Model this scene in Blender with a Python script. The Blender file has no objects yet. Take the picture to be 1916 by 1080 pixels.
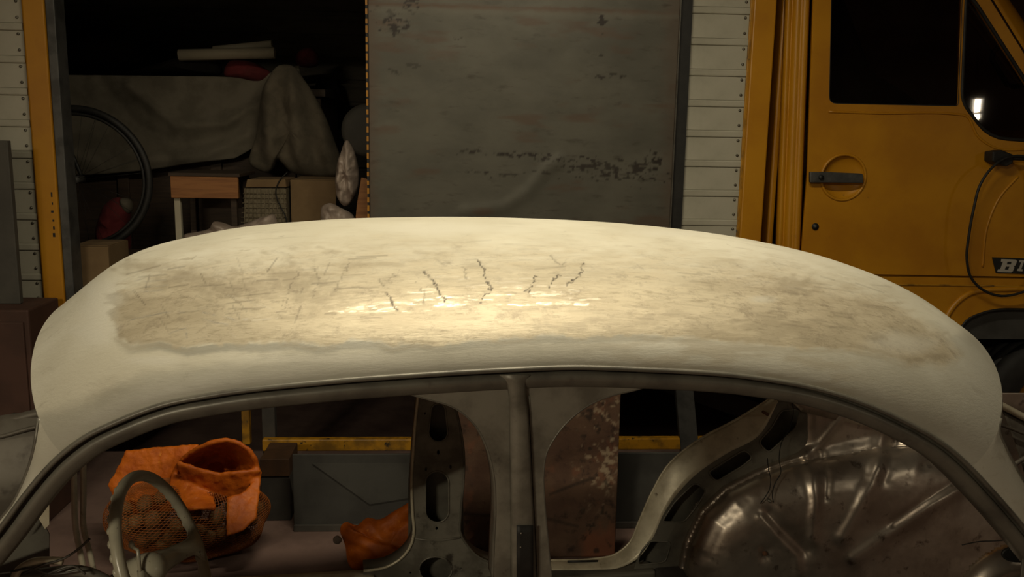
import bpy, bmesh, math, random
import numpy as np
from mathutils import Vector, Matrix
random.seed(7)
rng = np.random.default_rng(7)
S = bpy.context.scene
COL = S.collection

# ------------------------------------------------------------------ camera
F = 1660.0; CX = 958.0; CY = 540.0
CAM_H = 1.69; PITCH = math.radians(10); ROLL = math.atan(.018)
fw = np.array([0, math.cos(PITCH), -math.sin(PITCH)])
u0 = np.array([0, math.sin(PITCH), math.cos(PITCH)]); x0 = np.array([1., 0, 0])
rt = math.cos(ROLL)*x0 + math.sin(ROLL)*u0
up = -math.sin(ROLL)*x0 + math.cos(ROLL)*u0
CPOS = np.array([0, 0, CAM_H])
cam_d = bpy.data.cameras.new('camera'); cam = bpy.data.objects.new('camera', cam_d); COL.objects.link(cam)
cam_d.sensor_width = 36; cam_d.lens = F/1916*36; cam_d.clip_start = .05; cam_d.clip_end = 60
m = Matrix.Identity(4)
for i in range(3):
    m[i][0] = rt[i]; m[i][1] = up[i]; m[i][2] = -fw[i]; m[i][3] = CPOS[i]
cam.matrix_world = m
S.camera = cam

# ------------------------------------------------------------------ world, exposure
wd = bpy.data.worlds.new('world'); S.world = wd; wd.use_nodes = True
wd.node_tree.nodes['Background'].inputs[0].default_value = (0, 0, 0, 1)
wd.node_tree.nodes['Background'].inputs[1].default_value = 0
S.view_settings.view_transform = 'Standard'; S.view_settings.look = 'None'
S.view_settings.exposure = 0.0; S.view_settings.gamma = 1.0; S.view_settings.use_curve_mapping = False
LAMP_COL = (1.0, .875, .635)
# fluorescent fixtures, all outside the picture: name, x, y, z, heading, length, watts
LAMPS = [('overhead', .10, 2.0, 3.0, 4, 1.5, 36), ('aisle', 5.645, -.905, 3.0, -56, .80, 18), ('workshop', -2.3, -2.7, 3.0, 40, 1.6, 170), ('aisle_end', 6.03, -1.475, 3.0, -56, .38, 8)]
LAMP_LABELS = ['twin tube fluorescent fixture hanging above the bare car roof',
               'longer of two end to end fluorescent fixtures reflected in the cab quarter window',
               'twin tube fluorescent fixture under the ceiling on the side away from the truck',
               'shorter of two end to end fluorescent fixtures reflected in the cab quarter window']

# ------------------------------------------------------------------ photo-pixel helpers
def ray(px, py): return fw + (px-CX)/F*rt - (py-CY)/F*up
def proj(p):
    d = np.asarray(p, float) - CPOS; z = d @ fw
    return CX + F*(d @ rt)/z, CY - F*(d @ up)/z
class Frame:
    def __init__(s, o, deg):
        a = math.radians(deg); c, n = math.cos(a), math.sin(a); s.rz = a
        s.o = np.array(o, float); s.M = np.array([[c, n, 0], [-n, c, 0], [0, 0, 1.]])
    def loc(s, p): return (np.asarray(p)-s.o) @ s.M.T
    def wor(s, q): return np.asarray(q) @ s.M + s.o
    def hit(s, px, py, v):
        d = s.M @ ray(px, py); c = s.loc(CPOS); t = (v-c[1])/d[1]; return c + t*d
CAR = Frame((0, 1.6, 0), 11); TR = Frame((0, 4.0, 0), 3.6); WO = Frame((0, 0, 0), 0)
def C(px, py, v=0.): return CAR.hit(px, py, v)
def T(px, py, v=0.): return TR.hit(px, py, v)
def herm(xs, ys, x):
    xs = np.asarray(xs, float); ys = np.asarray(ys, float); g = np.gradient(ys, xs)
    i = np.clip(np.searchsorted(xs, x)-1, 0, len(xs)-2); h = xs[i+1]-xs[i]; t = (x-xs[i])/h
    return (2*t**3-3*t**2+1)*ys[i]+(t**3-2*t**2+t)*h*g[i]+(-2*t**3+3*t**2)*ys[i+1]+(t**3-t**2)*h*g[i+1]
def smooth_path(pts, n, closed=False):
    p = np.asarray(pts, float)
    if closed: p = np.vstack([p[-2:], p, p[:3]])
    d = np.r_[0, np.cumsum(np.linalg.norm(np.diff(p, axis=0), axis=1)+1e-9)]
    if closed: t = np.linspace(d[2], d[-3], n, endpoint=False)
    else: t = np.linspace(0, d[-1], n)
    return np.stack([herm(d, p[:, k], t) for k in range(p.shape[1])], -1)
def noise2(x, y, seed=0):
    x = np.asarray(x, float); y = np.asarray(y, float)
    xi = np.floor(x).astype(np.int64); yi = np.floor(y).astype(np.int64); fx = x-xi; fy = y-yi
    fx = fx*fx*(3-2*fx); fy = fy*fy*(3-2*fy)
    def h(a, b):
        v = (a*374761393 + b*668265263 + seed*974711) & 0x7fffffff
        v = ((v ^ (v >> 13))*1274126177) & 0x7fffffff
        return ((v ^ (v >> 16)) & 0xffff)/65535.
    return (h(xi, yi)*(1-fx)+h(xi+1, yi)*fx)*(1-fy)+(h(xi, yi+1)*(1-fx)+h(xi+1, yi+1)*fx)*fy
def fbm(x, y, seed=0, o=4):
    s = 0; a = .5
    for k in range(o): s = s + a*noise2(x*2**k, y*2**k, seed+k*17); a *= .5
    return s/(1-.5**o)
def sstep(a, b, x): t = np.clip((x-a)/(b-a), 0, 1); return t*t*(3-2*t)
def linedist(px, py, pts):
    d = np.full(px.shape, 1e9)
    for (ax, ay), (bx, by) in zip(pts[:-1], pts[1:]):
        dx, dy = bx-ax, by-ay; L = dx*dx+dy*dy+1e-9
        t = np.clip(((px-ax)*dx+(py-ay)*dy)/L, 0, 1)
        d = np.minimum(d, np.hypot(px-ax-t*dx, py-ay-t*dy))
    return d
def inside(px, py, poly):
    r = np.zeros(px.shape, bool); n = len(poly)
    for i in range(n):
        ax, ay = poly[i]; bx, by = poly[(i+1) % n]
        c = ((ay > py) != (by > py)) & (px < (bx-ax)*(py-ay)/(by-ay+1e-9)+ax); r ^= c
    return r
def sdist(px, py, poly):
    d = linedist(px, py, list(poly)+[poly[0]]); return np.where(inside(px, py, poly), d, -d)

# ------------------------------------------------------------------ mesh helpers
def link(o, parent=None):
    COL.objects.link(o)
    if parent is not None: o.parent = parent
    return o
def mk(name, V, Fc, mat, parent=None, smooth=True):
    me = bpy.data.meshes.new(name); me.from_pydata([tuple(map(float, v)) for v in V], [], [tuple(map(int, f)) for f in Fc]); me.update()
    if mat: me.materials.append(mat)
    bm = bmesh.new(); bm.from_mesh(me); bmesh.ops.recalc_face_normals(bm, faces=bm.faces); bm.to_mesh(me); bm.free()
    if smooth: me.shade_smooth()
    return link(bpy.data.objects.new(name, me), parent)
def addattr(o, name, vals):
    a = o.data.attributes.new(name, 'FLOAT', 'POINT'); a.data.foreach_set('value', np.asarray(vals, np.float32).ravel())
def gridfaces(a, b, closed=False):
    f = []
    for i in range(a-1):
        for j in range(b if closed else b-1):
            k = (j+1) % b; f.append((i*b+j, i*b+k, (i+1)*b+k, (i+1)*b+j))
    return f
def solid(o, t, off=-1.):
    md = o.modifiers.new('thickness', 'SOLIDIFY'); md.thickness = t; md.offset = off; return o
def bevel(o, w, seg=2):
    md = o.modifiers.new('bevel', 'BEVEL'); md.width = w; md.segments = seg; md.limit_method = 'ANGLE'; return o
def patch(name, G, mat, parent=None, thick=0, off=-1., smooth=True):
    G = np.asarray(G, float); a, b, _ = G.shape
    o = mk(name, G.reshape(-1, 3), gridfaces(a, b), mat, parent, smooth)
    return solid(o, thick, off) if thick else o
def ribbon(name, A, B, mat, parent=None, n=40, k=6, bulge=None, thick=.003):
    A = smooth_path(A, n); B = smooth_path(B, n)
    G = np.stack([A*(1-t)+B*t for t in np.linspace(0, 1, k)], 1)
    if bulge is not None:
        s = np.sin(np.linspace(0, np.pi, k)); G = G + s[None, :, None]*np.asarray(bulge)
    return patch(name, G, mat, parent, thick)
def tube(name, P, r, mat, parent=None, n=10, closed=False, smooth_n=None, flat=1.):
    P = np.asarray(P, float)
    if smooth_n: P = smooth_path(P, smooth_n, closed)
    m_ = len(P); r = np.broadcast_to(np.asarray(r, float), (m_,))
    t = np.roll(P, -1, 0)-np.roll(P, 1, 0) if closed else np.gradient(P, axis=0)
    t /= np.linalg.norm(t, axis=1, keepdims=True)+1e-12
    a = np.array([0, 0, 1.]) if abs(t[0, 2]) < .9 else np.array([1., 0, 0])
    nv = a - (a@t[0])*t[0]; nv /= np.linalg.norm(nv); V = []
    for i in range(m_):
        nv = nv-(nv@t[i])*t[i]; nv /= np.linalg.norm(nv); b = np.cross(t[i], nv)
        for k in range(n):
            an = 2*math.pi*k/n; V.append(P[i]+r[i]*(math.cos(an)*nv+flat*math.sin(an)*b))
    Fc = gridfaces(m_, n, True)
    if closed:
        Fc += [((m_-1)*n+k, (m_-1)*n+(k+1) % n, (k+1) % n, k) for k in range(n)]
    else:
        Fc += [tuple(range(n)), tuple((m_-1)*n+k for k in range(n))]
    return mk(name, V, Fc, mat, parent)
def box(name, lo, hi, mat, parent=None, bev=.003):
    (a, b, c), (d, e, f) = lo, hi
    V = [(a, b, c), (d, b, c), (d, e, c), (a, e, c), (a, b, f), (d, b, f), (d, e, f), (a, e, f)]
    o = mk(name, V, [(0, 1, 2, 3), (4, 5, 6, 7), (0, 1, 5, 4), (1, 2, 6, 5), (2, 3, 7, 6), (3, 0, 4, 7)], mat, parent, False)
    if bev: bevel(o, bev)
    return o
def prism(name, outline, d, mat, parent=None, bev=0):
    """outline: 3D points roughly in a v-plane, extruded by d along local v"""
    P = np.asarray(outline, float); n = len(P); Q = P+np.array([0, d, 0])
    o = mk(name, np.vstack([P, Q]), [tuple(range(n)), tuple(range(n, 2*n))]+[(i, (i+1) % n, n+(i+1) % n, n+i) for i in range(n)], mat, parent, False)
    if bev: bevel(o, bev)
    return o
def sheet(name, loops, v, mat, parent=None, thick=.003, warp=None):
    """flat sheet with holes; loops are lists of 3D local points (u,*,w); lies at local v, thickness into +v"""
    cu = bpy.data.curves.new(name, 'CURVE'); cu.dimensions = '2D'; cu.fill_mode = 'BOTH'
    for L in loops:
        L = np.asarray(L, float); sp = cu.splines.new('POLY'); sp.points.add(len(L)-1)
        for i, p in enumerate(L): sp.points[i].co = (p[0], p[2], 0, 1)
        sp.use_cyclic_u = True
    cu.extrude = thick/2
    tmp = bpy.data.objects.new(name+'_tmp', cu); COL.objects.link(tmp)
    me = bpy.data.meshes.new_from_object(tmp.evaluated_get(bpy.context.evaluated_depsgraph_get()))
    bpy.data.objects.remove(tmp); bpy.data.curves.remove(cu)
    n = len(me.vertices); co = np.zeros(n*3); me.vertices.foreach_get('co', co); co = co.reshape(-1, 3)
    vv = v+thick/2-co[:, 2]
    if warp is not None: vv = vv+warp(co[:, 0], co[:, 1])
    me.vertices.foreach_set('co', np.stack([co[:, 0], vv, co[:, 1]], -1).ravel()); me.materials.clear(); me.materials.append(mat)
    bm = bmesh.new(); bm.from_mesh(me); bmesh.ops.remove_doubles(bm, verts=bm.verts, dist=1e-5)
    bmesh.ops.recalc_face_normals(bm, faces=bm.faces); bm.to_mesh(me); bm.free(); me.name = name
    return link(bpy.data.objects.new(name, me), parent)
def stadium(cx, cy, w, h, n=10, wt=None):
    """px outline of a rounded slot; wt = width at the top"""
    wt = w if wt is None else wt; r1 = min(wt, h)/2; r2 = min(w, h)/2; P = []
    for k in range(n+1): a = math.pi*k/n; P.append((cx+wt/2*math.cos(a), cy-h/2+r1-r1*math.sin(a)))
    for k in range(n+1): a = math.pi*k/n; P.append((cx-w/2*math.cos(a), cy+h/2-r2+r2*math.sin(a)))
    return P
def ellipse(cx, cy, a, b, n=24): return [(cx+a*math.cos(2*math.pi*k/n), cy+b*math.sin(2*math.pi*k/n)) for k in range(n)]
def rpoly(pts, r, n=5):
    """round the corners of a px polygon"""
    P = [np.array(p, float) for p in pts]; out = []
    for i, p in enumerate(P):
        a = P[i-1]-p; b = P[(i+1) % len(P)]-p; rr = r[i] if hasattr(r, '__len__') else r
        la, lb = np.linalg.norm(a), np.linalg.norm(b); k = min(rr, la*.48, lb*.48)
        if k < .5: out.append(tuple(p)); continue
        s, e = p+a/la*k, p+b/lb*k
        for t in np.linspace(0, 1, n): out.append(tuple((1-t)**2*s+2*t*(1-t)*p+t*t*e))
    return out
def lump(name, outline, fr, v, depth, mat, parent=None, amp=.02, fs=12., n=72, k=14, seed=0, back=.6, fold=None, flat=.5):
    """closed soft body whose outline (photo px) lies at local depth v and which swells towards and away from the viewer"""
    O = smooth_path([fr.hit(x, y, v) for x, y in outline], n, True); c = O.mean(0); V = []
    for sgn, dp in ((-1, depth), (1, depth*back)):
        for i in range(k):
            r = math.sin(math.pi/2*(i+1)/k) if sgn < 0 else math.sin(math.pi/2*(k-1-i)/k)
            if sgn > 0 and i == k-1: break
            h = (1-r**2)**flat; P = c+(O-c)*r
            a = (fbm(P[:, 0]*fs+50, P[:, 2]*fs+50, seed)-.5)*2*amp*(.25+h)
            if fold is not None: a = a+fold(P[:, 0]-c[0], P[:, 2]-c[2])*h
            P = P.copy(); P[:, 1] = v+sgn*(dp*h)+a; V.append(P)
    V = np.array(V); a, b, _ = V.shape
    Fc = gridfaces(a, b, True); base = a*b
    pts = np.vstack([V.reshape(-1, 3), c+np.array([0, -depth, 0]), c+np.array([0, depth*back, 0])])
    Fc += [(base, j, (j+1) % b) for j in range(b)]+[(base+1, (a-1)*b+j, (a-1)*b+(j+1) % b) for j in range(b)]
    return mk(name, pts, Fc, mat, parent)
def empty(name, fr, label, cat, group=None, at=(0, 0, 0)):
    o = bpy.data.objects.new(name, None); COL.objects.link(o); o.empty_display_size = .1
    o.location = fr.wor(np.array(at, float)); o.rotation_euler = (0, 0, fr.rz); tag(o, label, cat, group); return o
def tag(o, label, cat, group=None):
    o['label'] = label; o['category'] = cat
    if group: o['group'] = group
    return o
def place(o, fr):
    o.location = fr.o; o.rotation_euler = (0, 0, fr.rz); return o
def rebase(o):
    """move a mesh object's origin to its base centre"""
    n = len(o.data.vertices); co = np.zeros(n*3); o.data.vertices.foreach_get('co', co); co = co.reshape(-1, 3)
    b = np.array([(co[:, 0].min()+co[:, 0].max())/2, (co[:, 1].min()+co[:, 1].max())/2, co[:, 2].min()])
    o.data.vertices.foreach_set('co', (co-b).ravel()); o.data.update()
    o.location = o.location + Matrix.Rotation(o.rotation_euler.z, 3, 'Z') @ Vector(b); return o

# ------------------------------------------------------------------ materials
def nt(name):
    mt = bpy.data.materials.new(name); mt.use_nodes = True; t = mt.node_tree
    return mt, t, t.nodes['Principled BSDF']
def N(t, kind, **kw):
    n = t.nodes.new(kind)
    for k, v in kw.items():
        if k in n.inputs: n.inputs[k].default_value = v
        else: setattr(n, k, v)
    return n
def mix(t, fac, a, b, mode='MIX'):
    n = t.nodes.new('ShaderNodeMix'); n.data_type = 'RGBA'; n.blend_type = mode
    for s, v in ((n.inputs[0], fac), (n.inputs[6], a), (n.inputs[7], b)):
        if hasattr(v, 'links'): t.links.new(v, s)
        elif isinstance(v, (int, float)): s.default_value = v
        else: s.default_value = (*v, 1) if len(v) == 3 else v
    return n.outputs[2]
def ramp(t, src, a, b):
    n = t.nodes.new('ShaderNodeMapRange'); n.inputs[1].default_value = a; n.inputs[2].default_value = b; n.interpolation_type = 'SMOOTHSTEP'
    t.links.new(src, n.inputs[0]); return n.outputs[0]
def tex(t, scale, stretch=(1, 1, 1), detail=5., rough=.6, off=(0, 0, 0)):
    tc = N(t, 'ShaderNodeTexCoord'); mp = N(t, 'ShaderNodeMapping'); mp.inputs['Scale'].default_value = stretch; mp.inputs['Location'].default_value = off
    t.links.new(tc.outputs['Object'], mp.inputs[0]); n = N(t, 'ShaderNodeTexNoise', Scale=scale, Detail=detail, Roughness=rough)
    t.links.new(mp.outputs[0], n.inputs['Vector']); return n.outputs[0]
def attr(t, name): n = N(t, 'ShaderNodeAttribute', attribute_name=name); return n.outputs['Fac']
def bump(t, p, h, strength=.2, dist=.01):
    b = N(t, 'ShaderNodeBump', Strength=strength, Distance=dist); t.links.new(h, b.inputs['Height']); t.links.new(b.outputs[0], p.inputs['Normal'])
def mat(name, c1, c2=None, scale=8., lo=.4, hi=.65, rough=.5, metal=0., bmp=.0, stretch=(1, 1, 1), c3=None, s3=30., lo3=.6, hi3=.7, spec=.5, bs=None):
    mt, t, p = nt(name)
    p.inputs['Roughness'].default_value = rough; p.inputs['Metallic'].default_value = metal; p.inputs['Specular IOR Level'].default_value = spec
    col = (*c1, 1)
    if c2 is not None:
        n = tex(t, scale, stretch); col = mix(t, ramp(t, n, lo, hi), c1, c2)
        if c3 is not None: col = mix(t, ramp(t, tex(t, s3, stretch, off=(3, 7, 1)), lo3, hi3), col, c3)
        t.links.new(col, p.inputs['Base Color'])
    else: p.inputs['Base Color'].default_value = col
    if bmp: bump(t, p, tex(t, bs or scale*3, stretch), bmp)
    return mt
M = {}
M['primer'] = mat('grey_primer', (.165, .155, .125), (.10, .092, .076), 9, .4, .7, .42, .25, .05, c3=(.085, .07, .055), s3=16, lo3=.58, hi3=.8)
M['pillar'] = mat('sanded_pillar_metal', (.225, .21, .17), (.13, .118, .094), 10, .4, .65, .45, .2, .05, c3=(.06, .05, .04), s3=14, lo3=.6, hi3=.72)
M['jamb'] = mat('pale_jamb_primer', (.62, .565, .42), (.44, .39, .28), 12, .45, .7, .4, .2, .04, c3=(.2, .16, .1), s3=30, lo3=.64, hi3=.75)
M['dark_rail'] = mat('dark_rail', (.06, .055, .045), (.10, .09, .075), 14, rough=.5, metal=.2)
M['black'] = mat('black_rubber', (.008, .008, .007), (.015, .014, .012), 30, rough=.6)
M['yellow'] = mat('truck_yellow', (.50, .225, .006), (.40, .165, .005), 3, .35, .7, .42, 0, .01, c3=(.22, .10, .01), s3=24, lo3=.70, hi3=.80)
M['yellow_d'] = mat('yellow_worn', (.42, .20, .008), (.20, .10, .01), 10, .45, .65, .5, 0, .05, c3=(.03, .022, .012), s3=25, lo3=.6, hi3=.68)
M['white'] = mat('truck_white', (.42, .40, .32), (.34, .325, .255), 4, .4, .7, .5, .0, .02, c3=(.20, .18, .12), s3=14, lo3=.68, hi3=.8)
M['rivet'] = mat('dull_rivet', (.16, .15, .12), rough=.4, metal=.7)
M['rivet_b'] = mat('bright_rivet', (.45, .43, .36), rough=.35, metal=.8)
M['steel_grey'] = mat('grey_steel', (.10, .10, .095), (.06, .06, .058), 12, rough=.5, metal=.4)
M['alu'] = mat('aluminium_edge', (.32, .31, .27), (.22, .21, .18), 20, rough=.35, metal=.8)
M['inside'] = mat('box_interior', (.11, .095, .07), (.08, .07, .052), 5, rough=.8, stretch=(1, 1, 6))
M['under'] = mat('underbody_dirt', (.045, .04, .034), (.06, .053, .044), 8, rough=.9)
M['dplate'] = mat('dark_grey_plate', (.05, .048, .042), (.036, .034, .03), 6, rough=.75)  # mottled dark grey of the long board
M['dplate2'] = mat('sooty_patch', (.062, .06, .052), (.045, .043, .037), 6, rough=.75)
M['brownwood'] = mat('brown_crate_wood', (.075, .035, .014), (.05, .024, .01), 8, rough=.7)
M['flap'] = mat('dull_grey_plate', (.055, .055, .05), (.035, .034, .03), 6, rough=.7)
M['tire'] = mat('tyre_rubber', (.014, .013, .012), (.02, .019, .017), 20, rough=.75)
M['cloth'] = mat('dusty_canvas', (.14, .122, .09), (.10, .087, .063), 8, rough=.95, bmp=.15, bs=160)
M['cloth_d'] = mat('dark_cloth', (.022, .018, .014), (.012, .010, .009), 9, rough=.95, bmp=.1)
M['fur'] = mat('brown_blanket', (.12, .10, .07), (.08, .067, .046), 10, rough=.95, bmp=.2, bs=90)
M['redcloth'] = mat('red_cloth', (.12, .012, .013), (.08, .009, .009), 8, rough=.9)
M['paper'] = mat('rolled_paper', (.48, .44, .33), (.42, .38, .28), 6, rough=.7)
M['wood'] = mat('pine_plank', (.33, .14, .04), (.24, .095, .026), 5, stretch=(1, 6, 12), rough=.6, bmp=.05, c3=(.06, .03, .012), s3=6, lo3=.74, hi3=.79)
M['wood_d'] = mat('dark_wood', (.05, .03, .016), (.03, .018, .01), 6, stretch=(1, 6, 12), rough=.7)
M['card'] = mat('cardboard', (.20, .13, .06), (.16, .10, .045), 5, rough=.85)
M['bagw'] = mat('pale_plastic_bag', (.36, .29, .24), (.26, .205, .165), 12, rough=.45, bmp=.2, bs=24)
M['wicker'] = mat('woven_wicker', (.19, .158, .10), (.14, .113, .068), 40, rough=.8, bmp=.4, bs=90)
M['orange'] = mat('orange_net_plastic', (.72, .17, .008), (.55, .115, .006), 14, .4, .65, .55, 0, .25, bs=60, c3=(.80, .25, .02), s3=40, lo3=.62, hi3=.7)
M['net'] = mat('orange_net_string', (.30, .085, .01), rough=.6)
M['potato'] = mat('potato_skin', (.20, .12, .045), (.14, .08, .03), 20, rough=.7, bmp=.1)
M['rustpanel'] = mat('rust_brown_paint', (.075, .034, .022), (.055, .025, .016), 5, rough=.7)
M['board'] = mat('grey_board', (.075, .07, .058), (.055, .052, .044), 6, rough=.7)
M['dusty'] = mat('dusty_grey_metal', (.14, .125, .10), (.095, .08, .062), 7, rough=.55, metal=.3, c3=(.05, .04, .03), s3=10, lo3=.58, hi3=.75)
M['floor'] = mat('dusty_concrete_floor', (.19, .122, .10), (.14, .088, .072), 5, rough=.8, bmp=.08, c3=(.19, .14, .11), s3=22, lo3=.6, hi3=.8)
M['wallred'] = mat('red_brown_wall', (.20, .125, .105), (.16, .10, .085), 4, rough=.9, bmp=.05)
M['wallgrey'] = mat('dim_plaster', (.16, .13, .10), (.12, .10, .08), 3, rough=.9)
M['ceil'] = mat('dim_ceiling', (.12, .10, .075), (.09, .075, .055), 3, rough=.9)
M['letter'] = mat('badge_letter', (.5, .48, .42), rough=.4, metal=.3)
M['lampbody'] = mat('lamp_enamel', (.6, .58, .5), rough=.4)
M['wheelpaint'] = mat('ivory_bakelite', (.40, .375, .28), (.30, .28, .21), 10, .4, .7, .28, 0, .02, c3=(.05, .045, .035), s3=55, lo3=.66, hi3=.72)
M['primer_red'] = mat('rust_spot', (.12, .05, .02), (.07, .03, .012), 20, rough=.8)

def glass_mat(name, tint, rough=.02):
    mt, t, p = nt(name); t.nodes.remove(p)
    tr = N(t, 'ShaderNodeBsdfTransparent', Color=(*tint, 1)); gl = N(t, 'ShaderNodeBsdfGlossy', Roughness=rough)
    gl.inputs['Color'].default_value = (.9, .88, .85, 1)
    fr = N(t, 'ShaderNodeFresnel', IOR=1.5); mx = N(t, 'ShaderNodeMixShader')
    t.links.new(fr.outputs[0], mx.inputs[0]); t.links.new(tr.outputs[0], mx.inputs[1]); t.links.new(gl.outputs[0], mx.inputs[2])
    t.links.new(mx.outputs[0], t.nodes['Material Output'].inputs[0]); return mt
M['glass'] = glass_mat('cab_glass', (.6, .55, .52))

def emit(name, col, s):
    mt, t, p = nt(name); p.inputs['Emission Color'].default_value = (*col, 1); p.inputs['Emission Strength'].default_value = s
    p.inputs['Base Color'].default_value = (.8, .8, .8, 1); return mt
M['tube'] = emit('fluorescent_tube', (1, .93, .78), 6)

# bare roof: primer, sanded metal, cracks, polished scratches (masks stored on the mesh)
def roof_mat():
    mt, t, p = nt('sanded_roof_paint')
    st = tex(t, 5, (1.0, 3.2, 3.2), 7, .65); bl = tex(t, 3.2, (1, 1.4, 1.4), 4, .55, (5, 2, 9)); fine = tex(t, 34, (.7, 2.4, 2.4), 5, .7)
    prim = mix(t, ramp(t, bl, .36, .66), (.70, .675, .565), (.60, .57, .46))
    prim = mix(t, ramp(t, st, .56, .78), prim, (.50, .465, .365))
    gre = mix(t, ramp(t, bl, .35, .65), (.33, .325, .28), (.25, .245, .205))
    gre = mix(t, ramp(t, fine, .58, .74), gre, (.19, .18, .145))
    col = mix(t, attr(t, 'grey'), prim, gre)
    f2 = tex(t, 95, (.35, 1.6, 1.6), 5, .7, (2, 5, 3)); f3 = tex(t, 14, (.45, 3.4, 3.4), 6, .7, (8, 1, 2)); f4 = tex(t, 22, (1, 1, 1), 6, .75, (1, 9, 4))
    sand = mix(t, ramp(t, st, .35, .65), (.62, .55, .405), (.50, .435, .31))
    sand = mix(t, ramp(t, fine, .50, .74), sand, (.38, .325, .225))
    sand = mix(t, ramp(t, f4, .50, .70), sand, (.37, .315, .225))
    sand = mix(t, ramp(t, f2, .56, .80), sand, (.31, .26, .175))
    prim_ = ramp(t, f3, .55, .80)
    col = mix(t, prim_, col, (.45, .42, .33))
    col = mix(t, ramp(t, f4, .62, .78), col, (.37, .345, .275))
    col = mix(t, attr(t, 'sand'), col, sand)
    col = mix(t, attr(t, 'white'), col, (.66, .64, .55))
    col = mix(t, attr(t, 'smudge'), col, (.36, .31, .22))
    col = mix(t, attr(t, 'shine'), col, (.70, .665, .58))
    col = mix(t, attr(t, 'crack'), col, (.055, .042, .028))
    t.links.new(col, p.inputs['Base Color'])
    mm = N(t, 'ShaderNodeMath', operation='MULTIPLY_ADD'); t.links.new(attr(t, 'sand'), mm.inputs[0]); mm.inputs[1].default_value = .25; mm.inputs[2].default_value = .0
    ad = N(t, 'ShaderNodeMath', operation='MULTIPLY_ADD', use_clamp=True); t.links.new(attr(t, 'shine'), ad.inputs[0]); ad.inputs[1].default_value = .8; t.links.new(mm.outputs[0], ad.inputs[2])
    t.links.new(ad.outputs[0], p.inputs['Metallic'])
    rr = N(t, 'ShaderNodeMath', operation='MULTIPLY_ADD'); t.links.new(attr(t, 'sand'), rr.inputs[0]); rr.inputs[1].default_value = -.04; rr.inputs[2].default_value = .52
    r2 = N(t, 'ShaderNodeMath', operation='MULTIPLY_ADD'); t.links.new(attr(t, 'shine'), r2.inputs[0]); r2.inputs[1].default_value = -.2; t.links.new(rr.outputs[0], r2.inputs[2])
    t.links.new(r2.outputs[0], p.inputs['Roughness'])
    bump(t, p, tex(t, 60, (.5, 2.5, 2.5), 6, .7), .16, .006)
    return mt
M['roof'] = roof_mat()
def dome_mat():
    mt, t, p = nt('bare_shiny_steel')
    a = tex(t, 6, (1, 1, 1), 6); b = tex(t, 22, (1, 1, 1), 5, .6, (4, 4, 1))
    c = mix(t, ramp(t, a, .38, .66), (.58, .51, .43), (.38, .315, .26)); c = mix(t, ramp(t, b, .56, .74), c, (.17, .13, .105))
    t.links.new(c, p.inputs['Base Color']); p.inputs['Metallic'].default_value = .88
    t.links.new(ramp(t, a, .1, .9), p.inputs['Roughness'])
    mr = N(t, 'ShaderNodeMapRange'); t.links.new(a, mr.inputs[0]); mr.inputs[3].default_value = .30; mr.inputs[4].default_value = .46
    t.links.new(mr.outputs[0], p.inputs['Roughness']); bump(t, p, b, .06, .01); return mt
M['dome'] = dome_mat()
def doorleaf_mat():
    mt, t, p = nt('grey_door_sheet')
    a = tex(t, 3, (1, 1, 2), 5); b = tex(t, 14, (.6, 1, 2), 6)
    c = mix(t, ramp(t, a, .35, .65), (.112, .106, .084), (.085, .081, .064)); c = mix(t, ramp(t, b, .55, .75), c, (.062, .055, .042))
    c = mix(t, attr(t, 'rust'), c, (.095, .05, .03)); c = mix(t, attr(t, 'pale'), c, (.15, .138, .108)); c = mix(t, attr(t, 'scrape'), c, (.022, .016, .012))
    t.links.new(c, p.inputs['Base Color']); p.inputs['Roughness'].default_value = .48; p.inputs['Metallic'].default_value = .3
    bump(t, p, tex(t, 5, detail=3), .08, .02); return mt
M['leaf'] = doorleaf_mat()
def rust_mat():
    mt, t, p = nt('rusty_sheet')
    a = tex(t, 4, (1, 1, 1.4), 6); b = tex(t, 16, (1, 1, 1), 6, .65)
    c = mix(t, ramp(t, a, .36, .64), (.14, .08, .048), (.095, .05, .032)); c = mix(t, ramp(t, b, .52, .72), c, (.042, .023, .016))
    c = mix(t, attr(t, 'red'), c, (.30, .10, .045)); c = mix(t, attr(t, 'flake'), c, (.34, .26, .17)); c = mix(t, attr(t, 'dark'), c, (.025, .017, .012))
    t.links.new(c, p.inputs['Base Color']); p.inputs['Roughness'].default_value = .65; bump(t, p, b, .25, .01); return mt
M['rust'] = rust_mat()

# ================================================================== THE ROOM
def struct(o): o['kind'] = 'structure'; return o
struct(box('floor', (-6.2, -4.2, -.1), (7.2, 8.2, 0), M['floor'], bev=0))
struct(box('ceiling', (-6.2, -4.2, 3.6), (7.2, 8.2, 3.7), M['ceil'], bev=0))
struct(box('wall_back', (-6.2, 8.0, 0), (7.2, 8.2, 3.6), M['wallred'], bev=0))
struct(box('wall_front', (-6.2, -4.2, 0), (7.2, -4.0, 3.6), M['wallgrey'], bev=0))
struct(box('wall_left', (-6.2, -4.0, 0), (-6.0, 8.0, 3.6), M['wallred'], bev=0))
struct(box('wall_right', (7.0, -4.0, 0), (7.2, 8.0, 3.6), M['wallred'], bev=0))
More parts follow.
